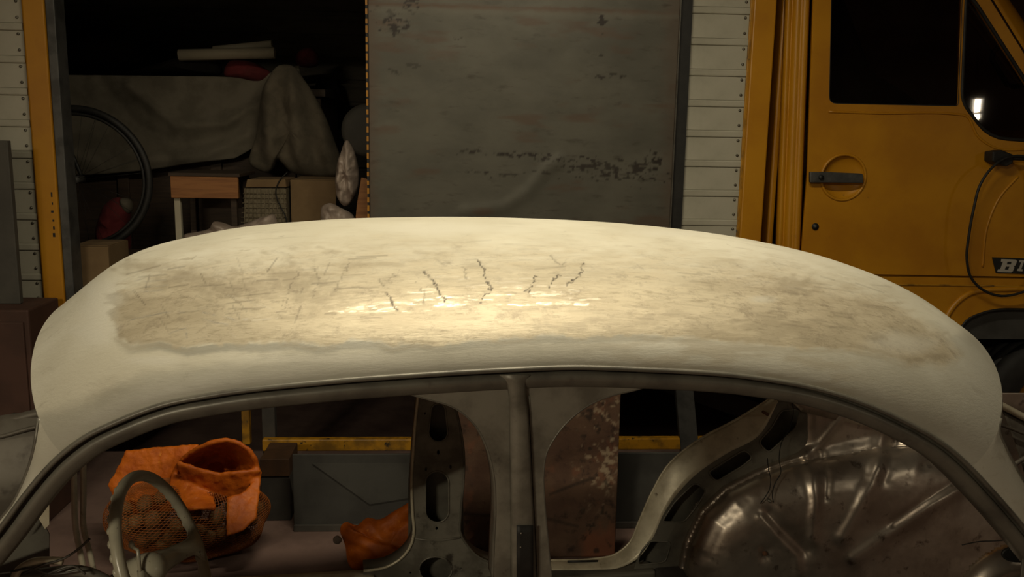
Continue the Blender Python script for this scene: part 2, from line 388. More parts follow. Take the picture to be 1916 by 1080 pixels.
# ================================================================== LAMPS
for (key, lx, ly, lz, hd, L, W_), lab in zip(LAMPS, LAMP_LABELS):
    fr = Frame((lx, ly, 0), hd)
    e = bpy.data.objects.new(key+'_lamp_offscreen', None); COL.objects.link(e); e.location = (lx, ly, lz); e.rotation_euler = (0, 0, math.radians(hd))
    tag(e, lab, 'lamp', 'fluorescent lamps')
    box('housing', (-L/2, -.07, .035), (L/2, .07, .085), M['lampbody'], e)
    for s, sd_ in ((-1, 'front'), (1, 'rear')):
        tube(key+'_'+sd_+'_tube_offscreen', [(-L/2+.03, s*.035, .012), (L/2-.03, s*.035, .012)], .013, M['tube'], e)
    for s in (-1, 1):
        box('end_cap', (s*(L/2-.015)-.015, -.065, -.005), (s*(L/2-.015)+.015, .065, .035), M['lampbody'], e)
        tube('hanging_rod', [(s*L*.35, 0, .085), (s*L*.35, 0, 3.6-lz)], .006, M['steel_grey'], e, 8)
    ld = bpy.data.lights.new(key+'_tube_light_offscreen', 'AREA'); ld.shape = 'RECTANGLE'; ld.size = L-.06; ld.size_y = .05; ld.energy = W_; ld.color = LAMP_COL
    lo = bpy.data.objects.new(key+'_tube_light_offscreen', ld); COL.objects.link(lo); lo.parent = e; lo.location = (0, 0, -.008)

# ================================================================== THE CAR BODY
car = empty('car_body', CAR, 'stripped old car body shell with sanded bare roof and no doors or glass', 'car')
CW = 1.22                                           # body width between the two drip rails
DRIP_PX = [(-60, 1058), (-28, 1020), (0, 985), (40, 930), (100, 860), (150, 820), (220, 785), (300, 755), (400, 735), (600, 712), (800, 697), (960, 688), (1060, 684), (1200, 688), (1400, 702), (1550, 730), (1680, 780), (1780, 840), (1860, 920), (1916, 985), (1960, 1040), (2010, 1106), (2060, 1176)]
def vD(u): return .05*np.abs((u-.12))**3
_D = []
for p_ in DRIP_PX:
    q_ = C(*p_)
    for _ in range(4): q_ = C(*p_, vD(q_[0]))
    _D.append(q_)
_D = np.array(_D)
def drip(u): u = np.asarray(u, float); return np.stack([u, vD(u), herm(_D[:, 0], _D[:, 2], u)], -1)
RX = [-0.7958, 1.0310, -0.9485, 1.3429]
CWN = [1.2731, 1.378, 1.4382, 1.4674, 1.4767, 1.4723, 1.4539, 1.4174, 1.3603, 1.2859, 1.2041]
_t = np.linspace(0, 1, 11); NODE = .45*_t+.55*(1-np.cos(np.pi*_t))/2
def roof_pts(p, th):
    Dp = drip(RX[0]+(RX[1]-RX[0])*p); cu = RX[2]+(RX[3]-RX[2])*p; cw = herm(NODE, CWN, p)
    c = np.abs(np.cos(th))**1.1519; s = np.abs(np.sin(th))**1.203; a = Dp[:, 1:2]; h = CW/2
    v = np.where(th[None] <= np.pi/2, a+(h-a)*(1-c), CW-a-(h-a)*(1-c))
    return np.stack([Dp[:, :1]+(cu[:, None]-Dp[:, :1])*s, v, Dp[:, 2:3]+(cw[:, None]-Dp[:, 2:3])*s], -1)
NP = 720; th = np.r_[np.linspace(0, math.pi/2, 190), np.linspace(math.pi/2, math.pi, 46)[1:]]
G = roof_pts(np.linspace(0, 1, NP), th)
roof = patch('roof_panel', G, M['roof'], car, .003, -1); roof.modifiers[0].use_rim = False
px, py = proj(CAR.wor(G.reshape(-1, 3)))
near = np.tile(th < 1.75, NP)
j1 = (fbm(px/38, py/20, 3)-.5)*34; j2 = (fbm(px/9, py/7, 5)-.5)*12
SAND = [(212, 540), (203, 590), (222, 632), (245, 648), (300, 640), (350, 652), (430, 642), (490, 645), (545, 640), (600, 650), (650, 640), (705, 640), (735, 652), (775, 642), (830, 648), (885, 640), (965, 634), (1020, 630), (1100, 630), (1200, 626), (1300, 636), (1400, 644), (1500, 652), (1590, 652), (1650, 664), (1700, 682), (1770, 688), (1796, 664), (1770, 628), (1700, 580), (1600, 530), (1450, 490), (1250, 462), (1000, 450), (700, 452), (450, 468), (300, 490)]
sd = sdist(px, py, SAND)
low = sstep(560, 620, py)
soft = np.where((py < 560) & (px > 235), 55., np.where(px > 1600, 18., 6.))
j3 = (fbm(px/26, py/4.5, 13)-.5)*46; wob = (fbm(px/30, px*0+3.3, 19)-.5)*20
sand = np.where(near, sstep(-.6, 1., (sd+j2*(.3+.5*low)+wob*low+(j1*1.1+j3)*(1-low))/soft), 0)
sand *= 1-.6*sstep(575, 470, py)*fbm(px/60, py/9, 9)
dirty = np.interp(px, [1050, 1200, 1560, 1640], [0, 1, 1, 0])*sstep(545, 610, py)
gy = np.interp(px, [0, 300, 600, 900, 1200, 1500, 1700, 1900], [800, 690, 655, 640, 632, 640, 640, 600])
grey = np.where(near, sstep(-12, 22, py-gy+j1*.7), 0)*.5
grey = np.maximum(grey, .7*sstep(14, 4, np.abs(sd+6+j2*.3))*(sd < 1)*(py > 600)*np.interp(px, [200, 300, 1500, 1700], [0, 1, .8, .2]))
white = np.where(near, .8*sstep(-25, 15, -np.abs(px-175-(640-py)*.15)+30+j1)*sstep(500, 540, py)*(1-sstep(625, 665, py)), 0)
for bx, by, bw, bh in ((830, 428, 190, 14), (1260, 437, 120, 9), (1260, 646, 170, 9), (620, 672, 180, 10), (290, 675, 70, 12), (1430, 560, 30, 8), (1690, 640, 75, 26)):
    white = np.maximum(white, near*.6*sstep(1.2, .2, np.hypot((px-bx)/bw, (py-by)/bh)+j1/60))
bad = [(938, 607, 10, 9), (1000, 610, 14, 8), (1062, 612, 45, 10), (1115, 600, 22, 8), (1215, 590, 14, 6), (430, 540, 80, 30), (330, 520, 40, 22), (545, 520, 70, 30), (600, 560, 60, 22), (1640, 632, 22, 7), (1720, 672, 26, 7), (1750, 668, 20, 8), (1390, 600, 40, 7), (260, 500, 50, 16), (1480, 540, 60, 25)]
smudge = np.zeros_like(px)
for bx, by, bw, bh in bad:
    smudge = np.maximum(smudge, sstep(1.25, .1, np.hypot((px-bx)/bw, (py-by)/bh)+(fbm(px/14, py/9, 31)-.5)*2.2)*.75)
edge = SAND[2:29]
smudge = np.maximum(smudge, .55*sstep(7, 0, np.abs(linedist(px, py, edge)-5+j2*.4))*sstep(.35, .6, fbm(px/50, py/50, 41))*(py > 600))
smudge = np.maximum(smudge*.8, .45*dirty*sstep(.35, .65, fbm(px/45, py/12, 43)))
smudge = np.maximum(smudge, .5*sstep(.56, .78, fbm(px/34, py/11, 47))*sstep(1300, 500, px)*(sd > 0)*(py < 600))
smudge *= near
CR = [[(895, 488), (905, 505), (908, 525), (918, 535), (915, 548), (903, 556), (898, 566)], [(1003, 518), (996, 530), (990, 542), (985, 546)], [(1045, 515), (1034, 526), (1026, 538)], [(1094, 490), (1088, 508), (1078, 522), (1062, 534)], [(1030, 478), (1040, 490), (1054, 498), (1062, 488)],
      [(725, 548), (733, 566), (741, 580)], [(708, 520), (722, 540)], [(793, 508), (812, 528), (820, 545), (828, 556), (834, 568)], [(800, 536), (794, 555), (793, 568)], [(868, 500), (874, 522)], [(780, 528), (786, 544)], [(650, 492), (640, 520), (628, 545)], [(590, 500), (597, 525), (585, 560)], [(745, 505), (730, 528)], [(560, 510), (540, 540), (530, 575)]]
crack = np.zeros_like(px)
for i, L in enumerate(CR):
    w = 1.25 if i < 4 or i in (5, 7) else .8
    jx = (noise2(px/5, py/4, 50+i)-.5)*9; br_ = sstep(.02, .35, noise2(px/7, py/7, 150+i))
    crack = np.maximum(crack, (.95 if w > 1 else .42)*br_*sstep(w+1.5, w*.3, linedist(px+jx, py+jx*.4, L)))
for k in range(230):
    cx = rng.uniform(260, 1650); cy = np.interp(cx, [260, 1000, 1650], [560, 545, 590])+rng.normal()*34; ln = rng.uniform(8, 34); sl = np.interp(cx, [260, 900, 1650], [-.12, -.02, .2])+rng.normal()*.06
    if cx < 620 and rng.random() < .45: sl = rng.uniform(-3, 3); ln *= .5
    b = np.abs(px-cx) < ln+6; L = [(cx-ln/math.hypot(1, sl), cy-sl*ln/math.hypot(1, sl)), (cx+ln/math.hypot(1, sl), cy+sl*ln/math.hypot(1, sl))]
    d = linedist(px[b], py[b], L); crack[b] = np.maximum(crack[b], (rng.uniform(.1, .42) if cx < 700 else rng.uniform(.06, .24))*sstep(2.2, .2, d))
crack *= near
shine = np.zeros_like(px)
SH = [[(255, 525), (275, 520)], [(270, 528), (310, 524)], [(285, 503), (315, 501)], [(270, 538), (315, 534)], [(272, 546), (305, 543)], [(245, 598), (300, 587)], [(300, 586), (345, 585)], [(375, 597), (425, 608)], [(425, 608), (450, 590)], [(425, 553), (460, 562), (520, 583)], [(380, 585), (440, 598)], [(460, 600), (520, 596)], [(440, 602), (490, 590)], [(318, 625), (345, 615)], [(348, 612), (350, 632)], [(430, 622), (440, 630)]]
for k in range(46):
    x = rng.uniform(700, 1070); y = rng.uniform(516, 572) if rng.random() < .6 else rng.normal(567, 4); SH.append([(x, y), (x+rng.uniform(15, 60), y+rng.uniform(-2, 1.5))])
for k in range(14):
    x = rng.uniform(600, 760); y = rng.normal(575, 6); SH.append([(x, y), (x+rng.uniform(20, 60), y-rng.uniform(1, 4))])
for L in SH:
    xa = min(a for a, _ in L)-5; xb = max(a for a, _ in L)+5; b = (px > xa) & (px < xb) & near
    shine[b] = np.maximum(shine[b], rng.uniform(.3, .9)*sstep(1.9, .1, linedist(px[b], py[b]+(noise2(px[b]/12, py[b]*0, 9)-.5)*3, L))*sstep(.15, .55, noise2(px[b]/9, py[b]/3, 8)))
shine *= 1-crack*.9
for nm, a_ in (('sand', sand), ('grey', grey), ('white', white), ('smudge', smudge), ('crack', crack), ('shine', shine)): addattr(roof, nm, a_)

def roof_edge(px_y, front=True):          # theta on the header curve whose photo height is px_y
    tt = np.linspace(0, 1.2, 400); e = roof_pts(np.array([0. if front else 1.]), tt)[0]; _, y = proj(CAR.wor(e))
    k = int(np.argmin(np.abs(y-px_y))); return tt[:k+1], e[:k+1]
# front and rear pillars: strips from the header corner down along the drip rail (near side, then mirrored)
def mirror(P): P = np.array(P, float); P[..., 1] = CW-P[..., 1]; return P
def pillar(name, front, sil, us):
    tt, e = roof_edge(783, front); K = 9
    idx = np.linspace(0, len(e)-1, K).astype(int); rows = [e[idx]]
    top = e[-1]; out = np.vstack([top]+[C(x, y, v) for x, y, v in sil]); D_ = drip(np.array(us))
    n = 28; A = smooth_path(np.vstack([e[0], D_]), n); B = smooth_path(out, n); s = np.linspace(0, 1, K)
    base = e[idx]-(e[0]*(1-s[:, None])+e[-1]*s[:, None])
    for i in range(1, n):
        f = 1-i/(n-1); bul = np.sin(np.pi*s)[:, None]*np.array([0, -.010, .004])
        w_ = np.linalg.norm(B[i]-A[i])/np.linalg.norm(e[-1]-e[0])
        rows.append(A[i]*(1-s[:, None])+B[i]*s[:, None]+base*f**2+bul*(1-f**2)*min(1, w_))
    R = np.array(rows)
    p2 = np.array([0., .004]) if front else np.array([1., .996]); E2 = roof_pts(p2, tt)[:, idx]
    ne = np.cross(np.gradient(E2[0], axis=0), E2[1]-E2[0]); ne *= -np.sign(ne[:, 1:2]); ne /= np.linalg.norm(ne, axis=1, keepdims=True)
    nn = np.cross(np.gradient(R, axis=0), np.gradient(R, axis=1)); nn *= -np.sign(nn[..., 1:2]); nn /= np.linalg.norm(nn, axis=2, keepdims=True)+1e-9
    bl_ = np.clip(1-np.arange(len(R))/12., 0, 1)[:, None, None]; bl_ = bl_*bl_*(3-2*bl_); nn = nn*(1-bl_)+ne[None]*bl_; nn /= np.linalg.norm(nn, axis=2, keepdims=True)
    def skin(Q, NN, flip):
        Fq = gridfaces(*Q.shape[:2]); a = Q.reshape(-1, 3); fn = np.cross(a[Fq[40][1]]-a[Fq[40][0]], a[Fq[40][3]]-a[Fq[40][0]])
        if fn @ NN.reshape(-1, 3)[Fq[40][0]] < 0: Fq = [f[::-1] for f in Fq]
        me = bpy.data.meshes.new(name); me.from_pydata([tuple(map(float, v)) for v in a], [], Fq); me.update(); me.materials.append(M['roof']); me.shade_smooth()
        me.normals_split_custom_set_from_vertices([tuple(map(float, v)) for v in NN.reshape(-1, 3)]); return link(bpy.data.objects.new(name, me), car)
    o = skin(R, nn, False)
    _, y = proj(CAR.wor(R.reshape(-1, 3))); x, _ = proj(CAR.wor(R.reshape(-1, 3)))
    g = np.full(len(x), .3)
    o2 = skin(mirror(R), nn*np.array([1, -1, 1]), True)
    for q in (o, o2): addattr(q, 'grey', g)
    tube('windscreen_flange' if front else 'rear_window_flange', B, .004, M['primer'], car, 8)
    tube('windscreen_flange' if front else 'rear_window_flange', mirror(B), .004, M['primer'], car, 8)
pillar('front_pillar', True, [(67, 825, .075), (58, 864, .075), (45, 900, .075), (25, 942, .075), (0, 974, .08), (-50, 1038, .085)], [-.82, -.85, -.875, -.90, -.93, -.965])
pillar('rear_pillar', False, [(1869, 802, .10), (1880, 834, .10), (1899, 872, .10), (1920, 908, .10), (1975, 985, .11)], [1.06, 1.09, 1.12, 1.15, 1.2])
for fr_ in (0., 1.):
    t0_ = roof_edge(783, fr_ == 0.)[0][-1]; e = roof_pts(np.array([fr_]), np.linspace(t0_, math.pi-t0_, 90))[0]
    tube('header_flange', e+np.array([.004 if fr_ == 0 else -.004, 0, -.003]), .004, M['primer'], car, 8)

# drip rail and cantrail swept along the roof edge
US = np.linspace(-.955, 1.30, 160)
DP = drip(US); tg = np.gradient(DP, axis=0); tg[:, 1] = 0; tg /= np.linalg.norm(tg, axis=1, keepdims=True)
NI = np.stack([tg[:, 2], 0*US, -tg[:, 0]], -1)       # in-plane normal pointing to the opening
def sweep(name, prof, mt, far=False):
    R = np.stack([DP+NI*n_+np.array([0, v_, 0]) for n_, v_ in prof], 1)
    return patch(name, mirror(R[US < 1.10]) if far else R, mt, car)
for far in (False, True):
    sweep('drip_rail', [(-.001, .004), (-.002, -.004), (.001, -.0085), (.005, -.009), (.0075, -.006), (.008, 0), (.0085, .012), (.013, .013)], M['primer'], far)
    sweep('cantrail', [(.0125, .014), (.0135, .004), (.017, -.002), (.023, -.005), (.030, -.003), (.036, .002), (.041, .005), (.0445, .010), (.046, .018), (.044, .05), (.034, .07)], M['primer'], far)

# near centre pillar
LE = [(735, 722), (765, 736), (800, 746), (850, 762), (889, 794), (911, 834), (924, 880), (929, 950), (926, 1020), (924, 1085)]
RE = [(1031, 1085), (1024, 1010), (1018, 940), (1016, 885), (1021, 850), (1040, 815), (1071, 780), (1112, 752), (1150, 738), (1185, 730), (1225, 718)]
VP = .012
le = smooth_path([C(x, y, VP) for x, y in LE], 40); re_ = smooth_path([C(x, y, VP) for x, y in RE], 40)
sill = [C(924, 1085, VP)*[1, 1, 0]+[-.005, 0, .2], C(1031, 1085, VP)*[1, 1, 0]+[.02, 0, .2]]
topl = [C(x, y, VP) for x, y in [(1225, 706), (1100, 702), (975, 702), (850, 708), (735, 716)]]
sheet('centre_pillar', [list(le)+sill+list(re_)+topl], VP, M['pillar'], car, .004)
tube('pillar_flange', le+[0, .008, 0], .0045, M['primer'], car, 8); tube('pillar_flange', re_+[0, .008, 0], .0045, M['primer'], car, 8)
ribbon('pillar_return', le, le+[0, .05, 0], M['primer'], car, 40, 4); ribbon('pillar_return', re_, re_+[0, .05, 0], M['primer'], car, 40, 4)
def strip(name, rows, mt, v_edge, v_top, bev_px=4):
    """raised pressed post: rows of (y, xl, xr)"""
    L = [[C(xl, y, v_edge), C(xl+bev_px*.4, y, v_top*.6+v_edge*.4), C(xl+bev_px, y, v_top), C((xl+xr)/2, y, v_top-.001), C(xr-bev_px, y, v_top), C(xr-bev_px*.4, y, v_top*.6+v_edge*.4), C(xr, y, v_edge)] for y, xl, xr in rows]
    A = np.array(L); A = np.stack([smooth_path(A[:, k], 36) for k in range(7)], 1)
    return patch(name, A, mt, car, .002)
strip('centre_post', [(701, 934, 994), (712, 945, 985), (730, 952, 983), (770, 954, 987), (830, 955, 991), (900, 956, 994), (1000, 957, 999), (1090, 957, 1003)], M['pillar'], VP+.001, VP-.016)
lk = patch('latch_plate', np.array([[C(x, y, VP-.0225) for x in (967, 975, 983, 991, 998)] for y in (981+3, 1000, 1040, 1090)]), M['black'], car, .002)
strip('post_seam', [(740, 988, 992), (800, 991, 995), (900, 996, 1000), (1000, 1001, 1005), (1090, 1005, 1009)], M['pillar'], VP+.001, VP-.002, 1)
for x, y in ((975, 998), (974, 1024)): tube('screw_head', [C(x, y, VP-.0235), C(x, y, VP-.0255)], .0016, M['rivet_b'], car, 8)

# far side: centre pillar with lightening holes, sill, door jamb
VF = CW-.03
FL = [(800, 545), (794, 640), (783, 735), (777, 790), (773, 850), (770, 905), (772, 960), (774, 1000), (768, 1022), (750, 1045), (720, 1062), (680, 1068)]
FR_ = [(960, 1060), (925, 1054), (895, 1042), (874, 1020), (862, 1000), (862, 960), (867, 905), (868, 850), (861, 800), (846, 735), (832, 640), (824, 545)]
fl = smooth_path([C(x, y, VF) for x, y in FL], 44); frr = smooth_path([C(x, y, VF) for x, y in FR_], 44)
bot = [C(960, 1100, VF), C(960, 1160, VF), C(680, 1160, VF), C(680, 1100, VF)]
holes = [stadium(820, 791, 36, 72, wt=27), stadium(818, 930, 44, 96), stadium(815, 1066, 62, 48), ellipse(820, 847, 2.6, 4.5, 10), ellipse(797, 878, 2.4, 3.4, 10), ellipse(843, 874, 2.4, 3.4, 10), ellipse(817, 989, 2.6, 3.4, 10), ellipse(795, 774, 2, 2.6, 8), ellipse(768, 1072, 2, 2, 8), ellipse(862, 1064, 2, 2, 8)]
fp = sheet('far_centre_pillar', [list(fl)+bot[::-1]+list(frr)]+[[C(x, y, VF) for x, y in h] for h in holes], VF, M['pillar'], car, .004)
for h in holes[:3]:
    P = [C(x, y, VF-.001) for x, y in h]; tube('hole_flange', P, .0028, M['pillar'], car, 8, True)
sheet('far_pillar_back', [[C(x, y, VF+.075) for x, y in [(796, 560), (776, 740), (764, 900), (764, 1140), (870, 1140), (866, 900), (852, 740), (826, 560)]]], VF+.075, M['primer'], car, .004)
tube('pillar_flange', fl+[0, -.002, 0], .005, M['jamb'], car, 8); tube('pillar_flange', frr+[0, -.002, 0], .004, M['primer'], car, 8)
ribbon('pillar_return', fl, fl+[0, .075, 0], M['primer'], car, 44, 3); ribbon('pillar_return', frr, frr+[0, .075, 0], M['primer'], car, 44, 3)
tube('pressed_crease', [C(x, y, VF-.001) for x, y in ((776, 1008), (800, 1011), (830, 1011), (861, 1006))], .004, M['pillar'], car, 8)
# jamb: sill, S-shaped rear edge of the far rear door opening
up_ = [(930, 1056), (1030, 1049), (1110, 1046), (1150, 1038), (1176, 1018), (1196, 975), (1218, 925), (1252, 868), (1300, 828), (1380, 784), (1448, 742)]
dn_ = [(930, 1076), (1030, 1067), (1110, 1066), (1160, 1062), (1192, 1046), (1222, 1006), (1240, 965), (1298, 892), (1358, 850), (1420, 815), (1456, 752)]
ribbon('door_jamb', [C(x, y, CW) for x, y in up_], [C(x, y, CW-.055) for x, y in dn_], M['jamb'], car, 70, 8, bulge=(-.004, 0, .004))
tube('jamb_lip', [C(x, y, CW) for x, y in up_], .004, M['jamb'], car, 8, smooth_n=70)
ribbon('far_sill', [C(x, y, CW) for x, y in ((330, 1085), (500, 1078), (640, 1070), (700, 1068))], [C(x, y, CW-.055) for x, y in ((330, 1110), (500, 1100), (640, 1088), (700, 1084))], M['jamb'], car, 20, 4)
for a_, b_ in (((1062, 1051), (1118, 1050)), ((652, 1077), (706, 1075))):
    tube('sill_slot_dark', [C(*a_, CW-.02), C(*b_, CW-.02)], .004, M['black'], car, 8)  # black tubes stand in for the shade inside the sill slots
tube('jamb_stud', [C(1440, 778, CW-.03), C(1428, 771, CW-.075)], .0055, M['primer_red'], car, 8)
VI = CW-.055
hs = [[(1216, 1012), (1256, 1014), (1245, 1052), (1192, 1058), (1198, 1034)], [(1238, 977), (1262, 940), (1300, 903), (1322, 918), (1302, 950), (1280, 977)], [(1324, 884), (1393, 841), (1409, 856), (1390, 872), (1340, 902)], [(1419, 828), (1444, 800), (1462, 768), (1498, 766), (1490, 800), (1438, 848)]]
outl = [C(x, y, VI) for x, y in dn_[4:]]; outl = list(smooth_path(outl, 40))+[C(x, y, VI) for x, y in ((1480, 742), (1580, 770), (1620, 830), (1540, 900), (1420, 980), (1350, 1085), (1180, 1085))]
sheet('inner_quarter_frame', [outl]+[[C(x, y, VI) for x, y in rpoly(h, 9)] for h in hs], VI, M['primer'], car, .003)
for h in hs: tube('hole_flange', [C(x, y, VI-.001) for x, y in rpoly(h, 9)], .003, M['primer'], car, 8, True)
sheet('outer_quarter_skin', [[C(x, y, CW+.01) for x, y in list(smooth_path(dn_[3:], 30))+[(1480, 742), (1640, 760), (1700, 900), (1500, 1085), (1160, 1085)]]], CW+.012, M['primer'], car, .003)

# rear wheel housing / bulkhead: one pressed sheet with a swelling dome and stamped ribs
nx, ny = 190, 150
gx, gy_ = np.meshgrid(np.linspace(1262, 1990, nx), np.linspace(735, 1120, ny))
DOME = [(1266, 1140), (1290, 1020), (1318, 962), (1362, 920), (1420, 890), (1480, 868), (1560, 856), (1640, 840), (1720, 836), (1820, 880), (1920, 960), (2010, 1080), (2010, 1200), (1500, 1250)]
dd = sdist(gx, gy_, DOME)
h = .135*np.sqrt(np.clip(1-(1-np.clip(dd/112, 0, 1))**2, 0, 1))
h += .02*sstep(-30, 0, dd)-.05*sstep(-6, -22, dd)*sstep(1530, 1450, gx)
def rib(pts, w, a): return a*.85*np.exp(-(linedist(gx, gy_, pts)/(w*1.55))**2)
h += rib([(1438, 962), (1470, 995), (1505, 1030)], 9, -.016)+rib([(1424, 968), (1452, 1002), (1490, 1040), (1492, 1075)], 6, .010)
h += rib([(1506, 850), (1520, 890), (1526, 935), (1520, 1010)], 7, .014)+rib([(1536, 850), (1546, 890), (1544, 930)], 5, -.008)
h += rib([(1652, 800), (1652, 850), (1632, 905), (1606, 955), (1578, 1005)], 9, .016)+rib([(1668, 850), (1652, 900)], 6, -.008)
h += rib([(1812, 902), (1740, 948), (1668, 1000), (1600, 1044)], 9, .016)+rib([(1800, 896), (1730, 938), (1670, 978)], 6, -.010)
h += rib([(1440, 872), (1500, 852), (1534, 832), (1562, 798), (1586, 768)], 5, .012)
h += rib([(1685, 806), (1672, 832)], 14, -.03)+rib([(1755, 852), (1728, 872)], 5, -.012)
h += rib([(1320, 1040), (1345, 985), (1395, 935)], 6, -.003)+rib([(1431, 1030), (1431, 1042)], 7, -.010)
h += (fbm(gx/50, gy_/40, 77)-.5)*.006
Gd = np.array([[C(gx[j, i], gy_[j, i], VI-.006-h[j, i]) for i in range(nx)] for j in range(ny)])
Gv = dd > -27
V_ = Gd.reshape(-1, 3); keep = [(f) for f in gridfaces(ny, nx) if Gv.ravel()[list(f)].all() or (gx.ravel()[f[0]] > 1500 and gy_.ravel()[f[0]] < 900)]
hous = mk('wheel_housing', V_, keep, M['dome'], car); solid(hous, .002)
bmh = bmesh.new(); bmh.from_mesh(hous.data); bmesh.ops.delete(bmh, geom=[v for v in bmh.verts if not v.link_faces], context='VERTS'); bmh.to_mesh(hous.data); bmh.free()
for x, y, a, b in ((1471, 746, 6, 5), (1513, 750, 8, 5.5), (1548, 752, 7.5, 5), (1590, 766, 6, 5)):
    P = np.array([C(px_, py_, VI-.012) for px_, py_ in ellipse(x, y, a, b, 16)]); prism('drain_hole_dark', P, .004, M['black'], car)  # black discs stand in for the darkness of open drain holes
ribbon('upper_quarter_inner', [C(x, y, VI-.002) for x, y in ((1440, 715), (1560, 720), (1700, 770), (1850, 880))], [C(x, y, VI-.010) for x, y in ((1500, 770), (1580, 790), (1680, 812), (1800, 890))], M['dome'], car, 30, 4)
# loose wires in the far quarter
wv = VI-.16
for pts in ([(1475, 722, VI-.01), (1478, 745, VI-.012), (1484, 762, VI-.014), (1478, 800, VI-.05), (1462, 830, VI-.09), (1458, 862, VI-.13), (1461, 885, wv), (1450, 905, wv-.01), (1445, 925, wv-.01), (1447, 940, wv)],
            [(1436, 858, VI-.05), (1438, 880, VI-.1), (1442, 900, wv), (1440, 915, wv), (1432, 930, wv-.01), (1423, 942, wv)]):
    tube('wire', [C(*p) for p in pts], .0016, M['black'], car, 6, smooth_n=50)
tube('wire_clip', [C(1436, 934, wv+.01), C(1442, 940, wv)], .005, M['alu'], car, 8)
tube('weld_nut', [C(1431, 1036, VI-.175), C(1431, 1036, VI-.150)], .008, M['primer_red'], car, 10)
# near wheel housing in the corner, with a rubber grommet; a black disc stands for its shaded hole
nx, ny = 50, 34; vn = .34
gx, gy_ = np.meshgrid(np.linspace(1772, 2060, nx), np.linspace(1000, 1160, ny))
rr_ = np.hypot((gx-1916)/140, (gy_-1150)/138); hn = .10*np.sqrt(np.clip(1-rr_**2, 0, 1))+.03*np.exp(-((rr_-.55)/.07)**2)*0-.02*sstep(.62, .52, rr_)
Gn = np.array([[C(gx[j, i], gy_[j, i], vn-hn[j, i]) for i in range(nx)] for j in range(ny)])
kf = [f for f in gridfaces(ny, nx) if (rr_.ravel()[list(f)] < 1).all()]
nh = mk('near_wheel_housing', Gn.reshape(-1, 3), kf, M['dome'], car)
bmh = bmesh.new(); bmh.from_mesh(nh.data); bmesh.ops.delete(bmh, geom=[v for v in bmh.verts if not v.link_faces], context='VERTS'); bmh.to_mesh(nh.data); bmh.free(); solid(nh, .002)
gr = np.array([C(x, y, vn-.098) for x, y in ellipse(1906, 1037, 30, 13, 28)])
tube('rubber_grommet', gr, .004, M['black'], car, 8, True); mk('grommet_hole_dark', gr+[0, -.002, 0], [tuple(range(28))], M['black'], car)
tube('brake_pipe', [C(x, y, .5) for x, y in ((1800, 1020), (1830, 1014), (1870, 1012), (1900, 1008))], .0018, M['black'], car, 6, smooth_n=16)

# rear flank and front cowl of the body seen past the pillars
ribbon('rear_flank', [C(x, y, 1.05) for x, y in ((1868, 752), (1890, 764), (1916, 777), (1990, 812))], [C(x, y, 1.02) for x, y in ((1935, 985), (1950, 992), (1965, 1000), (2010, 1030))], M['dusty'], car, 20, 8, bulge=(0, -.03, 0))
tube('flank_rail', [C(x, y, 1.035) for x, y in ((1864, 754), (1880, 762), (1916, 781), (1990, 816))], .0125, M['jamb'], car, 10, smooth_n=16)
tube('flank_crease', [C(x, y, 1.0) for x, y in ((1850, 790), (1880, 798), (1916, 812), (1990, 836))], .006, M['dusty'], car, 8, smooth_n=16)
tube('flank_rib', [C(x, y, .99) for x, y in ((1880, 882), (1900, 868), (1930, 850))], .008, M['dusty'], car, 8, smooth_n=12)
cv = .85
Gc = []
for t in np.linspace(0, 1, 24):
    row = []
    for s in np.linspace(0, 1, 24):
        x = -170+256*s; y = 800-58*math.sin(s*math.pi/2)+28 + 250*t
        row.append(C(x, y, cv-.10*math.sin(math.pi/2*min(1, t*1.6))-.02*math.sin(9*t)*math.exp(-5*t)))
    Gc.append(row)
patch('front_cowl', Gc, M['dusty'], car, .003)
tube('cowl_edge', [C(x, y, cv-.004) for x, y in ((-170, 826), (-60, 806), (0, 794), (65, 776), (86, 772))], .014, M['dusty'], car, 10, smooth_n=24)
tube('cowl_bead', [C(x, y, cv-.05) for x, y in ((-170, 850), (-60, 828), (0, 818), (65, 800), (86, 796))], .006, M['dusty'], car, 8, smooth_n=24)
# hinge post of the far front door opening
for a_, mt in (([(139, 870), (140, 930), (142, 985), (152, 1040), (166, 1110)], M['jamb']), ([(157, 860), (157, 930), (157, 985), (170, 1040), (184, 1110)], M['jamb'])):
    ribbon('hinge_post', [C(x-7, y, 1.12) for x, y in a_], [C(x+5, y, 1.11) for x, y in a_], mt, car, 20, 4, bulge=(0, -.006, 0))
sheet('cowl_gusset', [[C(x, y, .30) for x, y in ((30, 1000), (92, 900), (92, 982), (84, 990), (66, 960))]], .30, M['jamb'], car, .003)
sheet('cowl_side', [[C(x, y, .34) for x, y in ((-60, 1000), (60, 940), (92, 1000), (92, 1120), (-60, 1120))]], .34, M['primer'], car, .003)
tube('dash_pipe', [C(x, y, .25) for x, y in ((20, 1100), (36, 1066), (60, 1052), (90, 1049), (118, 1050))], .008, M['jamb'], car, 10, smooth_n=30)
for pts in ([(40, 1075), (80, 1058), (120, 1045), (150, 1025), (168, 1008)], [(60, 1090), (100, 1070), (140, 1060), (160, 1075)], [(20, 1070), (60, 1064), (90, 1074), (150, 1068)]):
    tube('dash_wire', [C(x, y, .24) for x, y in pts], .0025, M['dark_rail'], car, 6, smooth_n=24)
tube('dash_rail', [C(x, y, .27) for x, y in ((-40, 1090), (60, 1076), (165, 1072), (205, 1090))], .012, M['primer'], car, 10, smooth_n=24)

